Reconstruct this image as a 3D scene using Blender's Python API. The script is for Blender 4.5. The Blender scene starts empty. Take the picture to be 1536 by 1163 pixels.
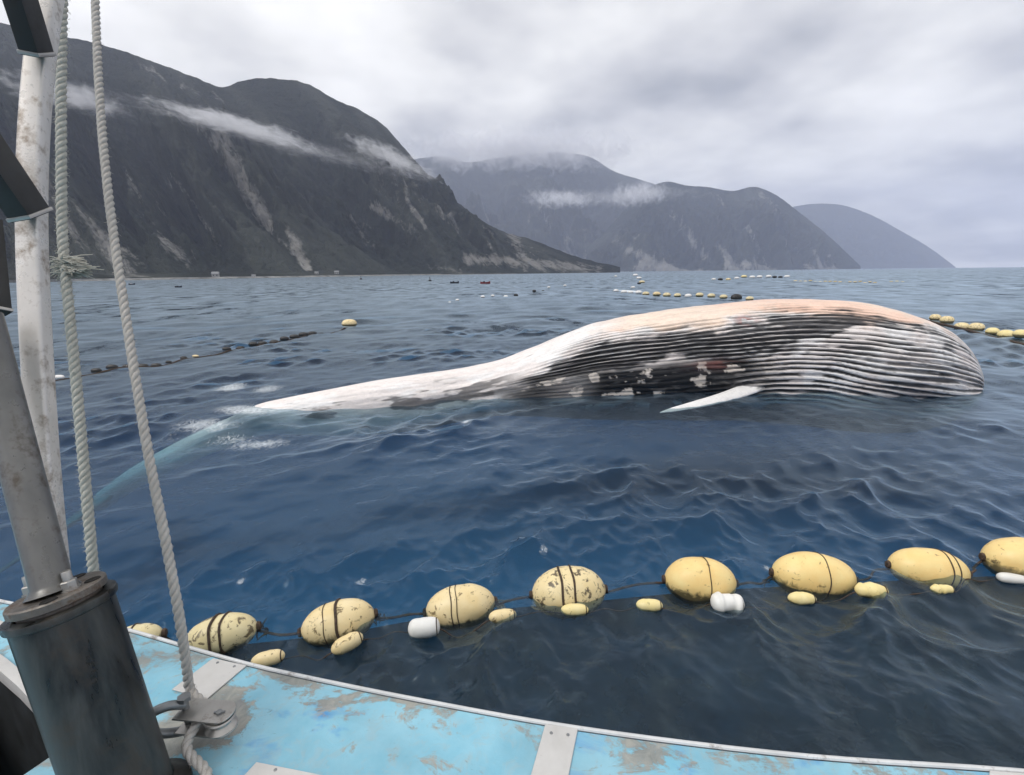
import bpy, bmesh, math, random
import numpy as np
from mathutils import Vector, Matrix

# ------------------------------------------------------------------ camera, sky, sun, exposure
scene = bpy.context.scene
col = scene.collection
H = 3.0                      # eye height above the water, metres
F = 760.0                    # focal length in photo pixels (1536 wide)
PITCH = math.atan(173.0 / F)
ROLL = math.radians(0.6)
cp, sp = math.cos(PITCH), math.sin(PITCH)
vR, vU, vF = np.array([1, 0, 0.]), np.array([0, sp, cp]), np.array([0, cp, -sp])
cr, sr = math.cos(ROLL), math.sin(ROLL)
RC, UC = cr * vR - sr * vU, sr * vR + cr * vU
CAM = np.array([0, 0, H])

cam = bpy.data.cameras.new('camera')
cam.sensor_width = 36.0
cam.lens = F / 1536.0 * 36.0
cam.clip_start = 0.05
cam.clip_end = 40000
camo = bpy.data.objects.new('camera', cam)
col.objects.link(camo)
M = Matrix(((RC[0], UC[0], -vF[0], 0), (RC[1], UC[1], -vF[1], 0), (RC[2], UC[2], -vF[2], H), (0, 0, 0, 1)))
camo.matrix_world = M
scene.camera = camo

SUN_EL, SUN_AZ = math.radians(52), math.radians(-125)    # azimuth from +Y; from the left, a little behind
w = bpy.data.worlds.new('World')
scene.world = w
w.use_nodes = True
w.cycles.sampling_method = 'MANUAL'; w.cycles.sample_map_resolution = 256
wn, wl = w.node_tree.nodes, w.node_tree.links
wn.clear()
def WN(t, **kw):
    n = wn.new(t)
    for k, v in kw.items():
        setattr(n, k, v)
    return n
tc = WN('ShaderNodeTexCoord')
sky = WN('ShaderNodeTexSky', sky_type='NISHITA', sun_disc=False)
sky.sun_elevation = SUN_EL
sky.sun_rotation = SUN_AZ
bg1 = WN('ShaderNodeBackground'); bg1.inputs[1].default_value = 0.10
wl.new(sky.outputs[0], bg1.inputs[0])
# overcast deck: noise on a flat layer overhead, so it foreshortens toward the horizon
sx = WN('ShaderNodeSeparateXYZ'); wl.new(tc.outputs['Generated'], sx.inputs[0])
mz = WN('ShaderNodeMath', operation='MAXIMUM'); wl.new(sx.outputs[2], mz.inputs[0]); mz.inputs[1].default_value = 0.0
az = WN('ShaderNodeMath', operation='ADD'); wl.new(mz.outputs[0], az.inputs[0]); az.inputs[1].default_value = 0.22
dx = WN('ShaderNodeMath', operation='DIVIDE'); wl.new(sx.outputs[0], dx.inputs[0]); wl.new(az.outputs[0], dx.inputs[1])
dy = WN('ShaderNodeMath', operation='DIVIDE'); wl.new(sx.outputs[1], dy.inputs[0]); wl.new(az.outputs[0], dy.inputs[1])
cx = WN('ShaderNodeCombineXYZ'); wl.new(dx.outputs[0], cx.inputs[0]); wl.new(dy.outputs[0], cx.inputs[1])
cx.inputs[2].default_value = 3.7
n1 = WN('ShaderNodeTexNoise'); n1.inputs['Scale'].default_value = 0.62; n1.inputs['Detail'].default_value = 2
n1.inputs['Roughness'].default_value = 0.52
n2 = WN('ShaderNodeTexNoise'); n2.inputs['Scale'].default_value = 1.9; n2.inputs['Detail'].default_value = 4
n2.inputs['Roughness'].default_value = 0.5
wl.new(cx.outputs[0], n1.inputs['Vector']); wl.new(cx.outputs[0], n2.inputs['Vector'])
mx = WN('ShaderNodeMix', data_type='FLOAT'); mx.inputs[0].default_value = 0.45
wl.new(n1.outputs[0], mx.inputs[2]); wl.new(n2.outputs[0], mx.inputs[3])
rp = WN('ShaderNodeValToRGB')
e = rp.color_ramp.elements
e[0].position, e[0].color = 0.37, (0.33, 0.335, 0.35, 1)
e[1].position, e[1].color = 0.62, (1.0, 0.985, 0.955, 1)
k_ = e.new(0.445); k_.color = (0.56, 0.555, 0.555, 1)
k_ = e.new(0.52); k_.color = (0.785, 0.775, 0.750, 1)
wl.new(mx.outputs[0], rp.inputs[0])
bg2 = WN('ShaderNodeBackground'); bg2.inputs[1].default_value = 1.22
wl.new(rp.outputs[0], bg2.inputs[0])
ms = WN('ShaderNodeMixShader'); ms.inputs[0].default_value = 0.93
wl.new(bg1.outputs[0], ms.inputs[1]); wl.new(bg2.outputs[0], ms.inputs[2])
wo = WN('ShaderNodeOutputWorld'); wl.new(ms.outputs[0], wo.inputs[0])

sl = bpy.data.lights.new('sun', 'SUN')
sl.energy = 1.5; sl.angle = math.radians(22); sl.color = (1.0, 0.96, 0.9)
so = bpy.data.objects.new('sun', sl); col.objects.link(so)
sd = Vector((math.sin(SUN_AZ) * math.cos(SUN_EL), math.cos(SUN_AZ) * math.cos(SUN_EL), math.sin(SUN_EL)))
so.rotation_euler = sd.to_track_quat('Z', 'Y').to_euler()
so.location = (0, 0, 60)

scene.view_settings.view_transform = 'Standard'
scene.view_settings.look = 'None'
scene.view_settings.gamma = 1
scene.view_settings.exposure = 0.25
scene.view_settings.use_curve_mapping = False
scene.render.engine = 'CYCLES'
cy = scene.cycles
cy.use_denoising = True
cy.max_bounces = 6; cy.diffuse_bounces = 2; cy.glossy_bounces = 3
cy.use_adaptive_sampling = True; cy.adaptive_threshold = 0.02
cy.transparent_max_bounces = 12; cy.volume_bounces = 2
cy.volume_max_steps = 256
cy.caustics_reflective = False; cy.caustics_refractive = False
cy.sample_clamp_indirect = 6.0

# ------------------------------------------------------------------ pixel helpers (directions only)
def ray(u, v):
    a, b = (np.asarray(u, float) - 768.0) / F, (581.5 - np.asarray(v, float)) / F
    return a[..., None] * RC + b[..., None] * UC + vF
def on_z(u, v, z=0.0):
    d = ray(u, v); return CAM + d * ((z - H) / d[..., 2])[..., None]
def at_y(u, v, y):
    d = ray(u, v); return CAM + d * (np.asarray(y, float) / d[..., 1])[..., None]
def V3(p): return Vector((float(p[0]), float(p[1]), float(p[2])))

# ------------------------------------------------------------------ numpy noise
_rng = np.random.default_rng(7)
_perm = _rng.random((256, 256))
def vnoise(x, y, seed=0):
    x = np.asarray(x, float) + seed * 17.31; y = np.asarray(y, float) + seed * 9.77
    xi, yi = np.floor(x).astype(int), np.floor(y).astype(int)
    fx, fy = x - xi, y - yi
    fx = fx * fx * (3 - 2 * fx); fy = fy * fy * (3 - 2 * fy)
    a = _perm[xi & 255, yi & 255]; b = _perm[(xi + 1) & 255, yi & 255]
    c = _perm[xi & 255, (yi + 1) & 255]; d = _perm[(xi + 1) & 255, (yi + 1) & 255]
    return (a * (1 - fx) + b * fx) * (1 - fy) + (c * (1 - fx) + d * fx) * fy
def fbm(x, y, oct=4, seed=0, gain=0.5):
    s, amp, tot = 0, 1.0, 0
    for i in range(oct):
        s = s + amp * vnoise(x * 2 ** i, y * 2 ** i, seed + i * 3); tot += amp; amp *= gain
    return s / tot
def ridged(x, y, oct=4, seed=0):
    s, amp, tot = 0, 1.0, 0
    for i in range(oct):
        s = s + amp * (1 - np.abs(2 * vnoise(x * 2 ** i, y * 2 ** i, seed + i * 5) - 1)); tot += amp; amp *= 0.5
    return s / tot
def sstep(a, b, x):
    t = np.clip((np.asarray(x, float) - a) / (b - a), 0, 1); return t * t * (3 - 2 * t)
def smooth_interp(x, xs, ys):
    """monotone-ish cubic (Catmull) interpolation"""
    xs, ys = np.array(xs, float), np.array(ys, float); x = np.asarray(x, float)
    m = np.gradient(ys, xs)
    i = np.clip(np.searchsorted(xs, x) - 1, 0, len(xs) - 2)
    h = xs[i + 1] - xs[i]; t = np.clip((x - xs[i]) / h, 0, 1)
    return ((2*t**3 - 3*t**2 + 1) * ys[i] + (t**3 - 2*t**2 + t) * h * m[i] +
            (-2*t**3 + 3*t**2) * ys[i+1] + (t**3 - t**2) * h * m[i+1])

# ------------------------------------------------------------------ materials
def mat(name):
    m = bpy.data.materials.new(name); m.use_nodes = True
    nt = m.node_tree; nt.nodes.clear()
    return m, nt.nodes, nt.links
class NB:
    def __init__(s, name):
        s.m, s.n, s.l = mat(name)
        s.out = s.n.new('ShaderNodeOutputMaterial')
    def add(s, t, ins=None, **kw):
        n = s.n.new(t)
        for k, v in kw.items(): setattr(n, k, v)
        for k, v in (ins or {}).items():
            if hasattr(v, 'is_linked'): s.l.new(v, n.inputs[k])
            elif hasattr(v, 'outputs'): s.l.new(v.outputs[0], n.inputs[k])
            else: n.inputs[k].default_value = v
        return n
    def noise(s, vec, scale, detail=4, rough=0.55, dist=0.0):
        return s.add('ShaderNodeTexNoise', {'Vector': vec, 'Scale': scale, 'Detail': detail, 'Roughness': rough, 'Distortion': dist})
    def ramp(s, fac, pts):
        n = s.add('ShaderNodeValToRGB', {'Fac': fac}); e = n.color_ramp.elements
        while len(e) > 1: e.remove(e[-1])
        for i, (p, c) in enumerate(pts):
            q = e[0] if i == 0 else e.new(p)
            q.position = p; q.color = (c, c, c, 1) if isinstance(c, (int, float)) else (*c, 1)
        return n
    def mixc(s, fac, a, b, blend='MIX'):
        n = s.add('ShaderNodeMix', data_type='RGBA', blend_type=blend)
        for k, v in ((0, fac), (6, a), (7, b)):
            if hasattr(v, 'is_linked'): s.l.new(v, n.inputs[k])
            elif hasattr(v, 'outputs'): s.l.new(v.outputs[0], n.inputs[k])
            elif isinstance(v, tuple): n.inputs[k].default_value = (*v, 1)
            else: n.inputs[k].default_value = v
        return n.outputs[2]
    def math(s, op, a, b=0.0):
        return s.add('ShaderNodeMath', {0: a, 1: b}, operation=op)
    def bump(s, h, strength=0.3, dist=0.01):
        return s.add('ShaderNodeBump', {'Height': h, 'Strength': strength, 'Distance': dist})
    def bsdf(s, color, rough=0.5, metal=0.0, normal=None, spec=0.5):
        n = s.add('ShaderNodeBsdfPrincipled', {'Roughness': rough, 'Metallic': metal, 'Specular IOR Level': spec})
        if isinstance(color, tuple): n.inputs['Base Color'].default_value = (*color, 1)
        else: s.l.new(color if hasattr(color, 'is_linked') else color.outputs[0], n.inputs['Base Color'])
        if normal is not None: s.l.new(normal.outputs[0], n.inputs['Normal'])
        return n
    def done(s, sh, disp=None):
        s.l.new(sh.outputs[0], s.out.inputs['Surface']); return s.m
    def coord(s, kind='Object'):
        return s.add('ShaderNodeTexCoord').outputs[kind]
    def mapped(s, vec, scale):
        return s.add('ShaderNodeMapping', {'Vector': vec, 'Scale': scale}).outputs[0]
    def attr(s, name):
        return s.add('ShaderNodeAttribute', attribute_name=name)

# ------------------------------------------------------------------ mesh helpers
def link(name, me, m=None, parent=None):
    o = bpy.data.objects.new(name, me); col.objects.link(o)
    if m is not None: me.materials.append(m)
    if parent is not None: o.parent = parent
    return o
def tag(o, label=None, cat=None, group=None, kind=None):
    if label: o['label'] = label
    if cat: o['category'] = cat
    if group: o['group'] = group
    if kind: o['kind'] = kind
    return o
def empty(name, loc=(0, 0, 0), rot=(0, 0, 0)):
    o = bpy.data.objects.new(name, None); col.objects.link(o)
    o.location = loc; o.rotation_euler = rot; o.empty_display_size = 0.1
    return o
def np_mesh(name, verts, quads, smooth=True):
    me = bpy.data.meshes.new(name)
    verts = np.ascontiguousarray(verts, dtype=np.float32); quads = np.ascontiguousarray(quads, dtype=np.int32)
    k = quads.shape[1]
    me.vertices.add(len(verts)); me.vertices.foreach_set('co', verts.ravel())
    me.loops.add(quads.size); me.loops.foreach_set('vertex_index', quads.ravel())
    me.polygons.add(len(quads))
    me.polygons.foreach_set('loop_start', np.arange(0, quads.size, k, dtype=np.int32))
    me.polygons.foreach_set('use_smooth', np.full(len(quads), smooth))
    me.update(calc_edges=True); me.validate()
    return me
def grid_quads(nr, nc, wrap=False):
    i = np.arange(nr - 1)[:, None]; j = np.arange(nc if wrap else nc - 1)[None, :]
    j2 = (j + 1) % nc
    return np.stack([i * nc + j, i * nc + j2, (i + 1) * nc + j2, (i + 1) * nc + j], -1).reshape(-1, 4)
def set_attr(me, name, vals, kind='FLOAT'):
    a = me.attributes.new(name, kind, 'POINT')
    if kind == 'FLOAT': a.data.foreach_set('value', np.ascontiguousarray(vals, dtype=np.float32).ravel())
    else:
        c = np.ones((len(vals), 4), np.float32); c[:, :3] = vals
        a.data.foreach_set('color', c.ravel())
def bm_to(name, bm, m=None, parent=None, smooth=True, angle=40):
    me = bpy.data.meshes.new(name)
    bmesh.ops.recalc_face_normals(bm, faces=bm.faces[:])
    bm.to_mesh(me); bm.free()
    if smooth:
        me.polygons.foreach_set('use_smooth', np.ones(len(me.polygons), bool))
        me.set_sharp_from_angle(angle=math.radians(angle))
    return link(name, me, m, parent)
def frame_of(d, up=Vector((0, 0, 1))):
    d = d.normalized()
    if abs(d.dot(up)) > 0.98: up = Vector((0, 1, 0))
    x = up.cross(d).normalized(); y = d.cross(x)
    return x, y
def bm_tube(bm, pts, rads, n=12, caps=True, twist0=0.0):
    pts = [Vector(p) for p in pts]
    if isinstance(rads, (int, float)): rads = [rads] * len(pts)
    rings = []
    x = None
    for i, p in enumerate(pts):
        d = (pts[min(i + 1, len(pts) - 1)] - pts[max(i - 1, 0)])
        d.normalize()
        if x is None: x, y = frame_of(d)
        else:
            x = (x - d * x.dot(d)).normalized(); y = d.cross(x)
        rings.append([bm.verts.new(p + (x * math.cos(2*math.pi*k/n + twist0) + y * math.sin(2*math.pi*k/n + twist0)) * rads[i]) for k in range(n)])
    for a, b in zip(rings, rings[1:]):
        for k in range(n):
            bm.faces.new((a[k], a[(k+1) % n], b[(k+1) % n], b[k]))
    if caps:
        bm.faces.new(rings[0][::-1]); bm.faces.new(rings[-1])
def bm_box(bm, c, sx, sy, sz, R=None, bevel=0.0):
    R = R or Matrix.Identity(3); c = Vector(c)
    vs = [bm.verts.new(c + R @ Vector((x * sx / 2, y * sy / 2, z * sz / 2))) for x in (-1, 1) for y in (-1, 1) for z in (-1, 1)]
    fs = [bm.faces.new([vs[i] for i in q]) for q in ((0,1,3,2),(4,6,7,5),(0,4,5,1),(2,3,7,6),(0,2,6,4),(1,5,7,3))]
    if bevel:
        es = list({e for f in fs for e in f.edges})
        bmesh.ops.bevel(bm, geom=es, offset=bevel, segments=2, profile=0.7, affect='EDGES')
def bm_lathe(bm, prof, n=32, o=Vector((0, 0, 0)), axis=Vector((0, 0, 1))):
    """prof: list of (r, h)"""
    x, y = frame_of(axis); axis = axis.normalized(); rings = []
    for r, h in prof:
        c = o + axis * h
        if r < 1e-6: rings.append([bm.verts.new(c)])
        else: rings.append([bm.verts.new(c + (x * math.cos(2*math.pi*k/n) + y * math.sin(2*math.pi*k/n)) * r) for k in range(n)])
    for a, b in zip(rings, rings[1:]):
        for k in range(n):
            k2 = (k + 1) % n
            if len(a) == 1 and len(b) == 1: continue
            if len(a) == 1: bm.faces.new((a[0], b[k2], b[k]))
            elif len(b) == 1: bm.faces.new((a[k], a[k2], b[0]))
            else: bm.faces.new((a[k], a[k2], b[k2], b[k]))
def bm_prism(bm, poly, z0, z1):
    lo = [bm.verts.new((p[0], p[1], z0)) for p in poly]; hi = [bm.verts.new((p[0], p[1], z1)) for p in poly]
    n = len(poly)
    bm.faces.new(lo[::-1]); bm.faces.new(hi)
    for i in range(n): bm.faces.new((lo[i], lo[(i+1) % n], hi[(i+1) % n], hi[i]))
def spline(pts, n):
    P = np.array([list(p) for p in pts], float)
    t = np.concatenate([[0], np.cumsum(np.linalg.norm(np.diff(P, axis=0), axis=1))])
    q = np.linspace(0, t[-1], n)
    return np.stack([smooth_interp(q, t, P[:, k]) for k in range(3)], 1)

# ================================================================== SEA
_wr = random.Random(11)
WAVES = []
for i in range(84):
    lam = 7.5 * (0.09 / 7.5) ** ((i + _wr.random()) / 84)
    th = math.radians(-62 + _wr.gauss(0, 48 if lam > 1.2 else 75))      # travel direction
    steep = 0.012 if lam > 3 else (0.015 if lam > 1.2 else (0.027 if lam > 0.25 else 0.026))
    WAVES.append((lam, th, steep * lam / (2 * math.pi) * (0.5 + _wr.random()), _wr.random() * 6.28))
def patch_gain(x, y):
    # gusts: patches of livelier and calmer water
    g = fbm(np.asarray(x) * 0.20 + 5, np.asarray(y) * 0.30, 4, 21)
    return 0.62 + 2.1 * sstep(0.42, 0.62, g)
def sea_disp(x, y, spacing=0.0):
    x = np.asarray(x, float); y = np.asarray(y, float)
    ox = np.zeros_like(x); oy = np.zeros_like(x); oz = np.zeros_like(x)
    g = patch_gain(x, y)
    dist = np.hypot(x, y)
    far = 1.0 + 0.9 * sstep(13, 32, dist)
    for lam, th, amp, ph in WAVES:
        k = 2 * math.pi / lam
        fade = np.clip((lam / np.maximum(spacing, 1e-6) - 2.5) / 3.0, 0, 1) if np.ndim(spacing) else 1.0
        a = amp * fade * far * (g if lam < 1.6 else 1.0)
        p = k * (x * math.cos(th) + y * math.sin(th)) + ph
        oz += a * np.cos(p); s = a * np.sin(p) * 0.9
        ox -= s * math.cos(th); oy -= s * math.sin(th)
    return ox, oy, oz
def sea_z(x, y): return float(sea_disp(np.array([x]), np.array([y]))[2][0])

RMAX = 8000.0
def build_sea():
    dense = np.radians(np.linspace(-64, 64, 960))
    coarse = np.radians(np.linspace(64, 296, 60))[1:-1]
    A = np.concatenate([dense, coarse]); nA = len(A)
    R = [0.25]
    while R[-1] < RMAX:
        r = R[-1]; R.append(r * (1 + max(0.0062, min(0.30, 0.45 * r / 1500))) if r > 1.0 else r + 0.04)
    R[-1] = RMAX
    R = np.array(R); nR = len(R)
    rr, aa = np.meshgrid(R, A, indexing='ij')
    dr = np.gradient(R)[:, None] * np.ones_like(rr)
    spacing = np.maximum(dr, rr * math.radians(128 / 960))
    x, y = rr * np.sin(aa), rr * np.cos(aa)
    ox, oy, oz = sea_disp(x, y, spacing)
    X, Y, Z = x + ox, y + oy, oz
    # missing slope of waves too short for the mesh -> surface roughness
    var = np.full_like(rr, 0.0012)
    for lam, th, amp, ph in WAVES:
        fade = np.clip((lam / spacing - 2.5) / 3.0, 0, 1)
        var += (1 - fade ** 2) * 0.5 * (amp * 2 * math.pi / lam) ** 2 * (1 + 0.9 * sstep(13, 32, rr)) ** 2
    rough = np.clip(np.sqrt(np.sqrt(2 * var)), 0.05, 0.34)
    # closed body of water: surface, outer wall, flat underside, inner wall under the hull
    zb = -3.6
    rows = np.concatenate([np.stack([X, Y, Z], -1), np.stack([x[-1], y[-1], 0 * x[-1] + zb], -1)[None], np.stack([x[0], y[0], 0 * x[0] + zb], -1)[None]])
    top = rows.reshape(-1, 3)
    nRow = len(rows)
    q = grid_quads(nRow, nA, True)
    j = np.arange(nA); j2 = (j + 1) % nA
    q = np.concatenate([q, np.stack([(nRow - 1) * nA + j, (nRow - 1) * nA + j2, j2, j], -1)])

    me = np_mesh('sea', top, q)
    pad = np.zeros(2 * nA)
    # foam amount, breaking water round the tail stock and at the floats
    px_, py_, foam = top[:, 0], top[:, 1], np.zeros(len(top))
    for (u, v, ru, rv, s) in FOAM:
        c = on_z(u, v); e1 = on_z(u + ru, v); e2 = on_z(u, v - rv); e3 = on_z(u, v + rv)
        lx = abs(e1[0] - c[0]); ly = abs(e2[1] - e3[1]) / 2
        d2 = ((px_ - c[0]) / lx) ** 2 + ((py_ - c[1]) / ly) ** 2
        foam = np.maximum(foam, s * np.exp(-d2))
    set_attr(me, 'foam', foam)
    set_attr(me, 'far', np.concatenate([(sstep(9, 34, rr) * (0.45 + 1.1 * sstep(0.42, 0.62, fbm(x * 0.05, y * 0.09, 3, 29)))).ravel(), pad]))
    set_attr(me, 'rough', np.concatenate([rough.ravel(), pad]))
    return me
FOAM = [(310, 640, 100, 16, 0.62), (370, 618, 90, 12, 0.66), (350, 655, 100, 16, 0.56), (345, 582, 40, 13, 0.66), (402, 583, 40, 12, 0.62), (390, 660, 95, 15, 0.62), (440, 606, 90, 7, 0.6),
        (255, 655, 50, 12, 0.5), (440, 612, 60, 5, 0.55), (230, 690, 60, 20, 0.36),
        (540, 868, 16, 20, 0.62), (360, 872, 16, 10, 0.6), (700, 632, 14, 4, 0.7), (640, 640, 40, 5, 0.4), (740, 598, 60, 4, 0.5), (840, 594, 60, 3, 0.4),
        (815, 828, 16, 14, 0.6), (1112, 830, 20, 14, 0.5), (1152, 845, 14, 9, 0.66), (690, 858, 40, 10, 0.4), (560, 840, 120, 30, 0.33), (1050, 665, 80, 20, 0.25), (1460, 830, 16, 10, 0.55), (910, 870, 40, 12, 0.36),
        (300, 468, 130, 8, 0.46), (420, 462, 90, 7, 0.46), (945, 437, 22, 3, 0.85), (1500, 1025, 26, 6, 0.45)]

for _u in range(430, 1470, 26):
    FOAM.append((_u, float(np.interp(_u, [430, 550, 640, 700, 800, 900, 1000, 1100, 1200, 1300, 1400, 1475], [616, 612, 606, 600, 595, 593, 591, 589, 589, 594, 590, 582])) + 3, 24, 2.6, 0.44 if _u < 800 else 0.36))
FOAM += [(330, 645, 110, 22, 0.46), (250, 690, 90, 22, 0.34), (480, 625, 90, 8, 0.44)]
def sea_material():
    b = NB('sea_water')
    co = b.coord('Object')
    m1 = b.mapped(co, (1.0, 1.35, 1.0))
    na = b.add('ShaderNodeTexNoise', {'Vector': m1, 'Scale': 2.1, 'Detail': 4.0, 'Roughness': 0.6, 'Distortion': 0.3}, noise_type='RIDGED_MULTIFRACTAL')
    nb_ = b.noise(m1, 11.0, 2, 0.55, 0.3)
    gust = b.ramp(b.noise(b.mapped(co, (1.0, 1.5, 1)), 0.55, 3, 0.6), [(0.38, 0.32), (0.60, 1.15)])
    h = b.math('MULTIPLY', b.math('ADD', b.math('MULTIPLY', na, 0.55), b.math('MULTIPLY', nb_, 0.30)), gust)
    rd = b.add('ShaderNodeTexNoise', {'Vector': b.mapped(co, (0.55, 1.0, 1.0)), 'Scale': 0.75, 'Detail': 3.0, 'Roughness': 0.62}, noise_type='RIDGED_MULTIFRACTAL')
    fa = b.attr('far')
    h = b.math('ADD', h, b.math('MULTIPLY', rd, b.math('MULTIPLY', fa.outputs['Fac'], 1.5)))
    bp = b.bump(h, 0.42, 0.07)
    fr = b.add('ShaderNodeFresnel', {'IOR': 1.40, 'Normal': bp})
    # wind-ruffled and slick patches: facets of a ruffled sea hide each other at grazing angles
    pt = b.add('ShaderNodeTexNoise', {'Vector': b.mapped(co, (0.42, 0.20, 1.0)), 'Scale': 1.0, 'Detail': 7.0, 'Roughness': 0.72})
    pk = b.ramp(pt, [(0.38, 0.14), (0.48, 0.46), (0.60, 0.85)])
    cap = b.add('ShaderNodeMix', {0: b.math('MINIMUM', fa.outputs['Fac'], 1.0), 2: 0.60, 3: pk}, data_type='FLOAT')
    fr = b.math('MINIMUM', fr, cap)
    glossy = b.add('ShaderNodeBsdfGlossy', {'Color': (0.74, 0.88, 1, 1), 'Roughness': b.attr('rough').outputs['Fac'], 'Normal': bp})
    veil = b.add('ShaderNodeBsdfDiffuse', {'Color': (0.010, 0.030, 0.066, 1)})
    clear = b.add('ShaderNodeBsdfTransparent', {'Color': (0.86, 0.95, 0.97, 1)})
    body = b.add('ShaderNodeMixShader', {0: 0.86, 1: veil, 2: clear})
    surf = b.add('ShaderNodeMixShader', {0: fr, 1: body, 2: glossy})
    # foam
    fm = b.attr('foam')
    f1 = b.noise(b.mapped(co, (1.0, 0.55, 1)), 8.5, 8, 0.78, 2.2)
    f2 = b.noise(co, 34.0, 3, 0.6)
    ff = b.math('ADD', b.math('MULTIPLY', f1, 0.75), b.math('MULTIPLY', f2, 0.25))
    s = b.math('SUBTRACT', b.math('ADD', fm.outputs['Fac'], ff), 1.0)
    k = b.math('MULTIPLY', b.ramp(s, [(0.0, 0.0), (0.08, 0.25), (0.26, 0.9)]), 1.0)
    fd = b.add('ShaderNodeBsdfDiffuse', {'Color': (0.78, 0.83, 0.86, 1)})
    out = b.add('ShaderNodeMixShader', {0: k, 1: surf, 2: fd})
    ab = b.add('ShaderNodeVolumeAbsorption', {'Color': (0.30, 0.64, 0.74, 1), 'Density': 0.52})
    b.l.new(ab.outputs[0], b.out.inputs['Volume'])
    return b.done(out)
sea = link('sea', build_sea(), sea_material())
tag(sea, kind='structure')

# water body under the surface: absorbing volume over an added blue sheet for scattered light
def build_scatter_sheet():
    b = NB('scatter_sheet_blue'); co = b.coord('Object')
    c = b.ramp(b.noise(co, 0.25, 3), [(0.3, (0.42, 0.66, 0.88)), (0.7, (0.50, 0.74, 0.95))])
    m = b.done(b.bsdf(c, 0.9, spec=0.0))
    bm = bmesh.new(); bm_lathe(bm, [(0, -3.4), (7900, -3.4)], 48)
    return tag(bm_to('scatter_sheet', bm, m), kind='structure')
build_scatter_sheet()

# ================================================================== MOUNTAINS
def mountain_material(name, forest, rock):
    b = NB(name)
    uv = b.add('ShaderNodeUVMap', uv_map='slope').outputs[0]
    co = b.coord('Object')
    streak = b.noise(b.mapped(uv, (1.0, 0.16, 1)), 60.0, 6, 0.62, 0.6)
    clump = b.noise(co, 0.035, 6, 0.65)
    fine = b.noise(co, 0.13, 4, 0.6)
    fc = b.mixc(b.ramp(clump, [(0.3, 0.0), (0.7, 1.0)]), forest[0], forest[1])
    fc = b.mixc(b.ramp(fine, [(0.35, 0.0), (0.75, 0.6)]), fc, forest[2])
    sp_ = b.attr('spur')
    fc = b.mixc(b.math('MULTIPLY', b.ramp(sp_.outputs['Fac'], [(0.45, 0.0), (0.85, 1.0)]), 0.75), fc, forest[3])
    rc = b.mixc(streak, rock[0], rock[1])
    sc = b.attr('scar')
    geo = b.add('ShaderNodeNewGeometry')
    k = b.math('ADD', sc.outputs['Fac'], b.math('MULTIPLY', b.math('SUBTRACT', streak, 0.5), 1.5))
    k = b.math('ADD', k, b.math('MULTIPLY', b.math('SUBTRACT', fine, 0.5), 0.6))
    kk = b.ramp(k, [(0.42, 0.0), (0.66, 0.95)])
    c = b.mixc(kk, fc, rc)
    gul = b.noise(b.mapped(uv, (1.0, 0.30, 1)), 38.0, 5, 0.62, 0.4)
    hh = b.math('ADD', b.math('MULTIPLY', clump, 0.55), b.math('ADD', b.math('MULTIPLY', fine, 0.25), b.math('MULTIPLY', gul, 1.6)))
    bp = b.bump(hh, 1.0, 24.0)
    return b.done(b.bsdf(c, 0.95, normal=bp, spec=0.1))
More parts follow.
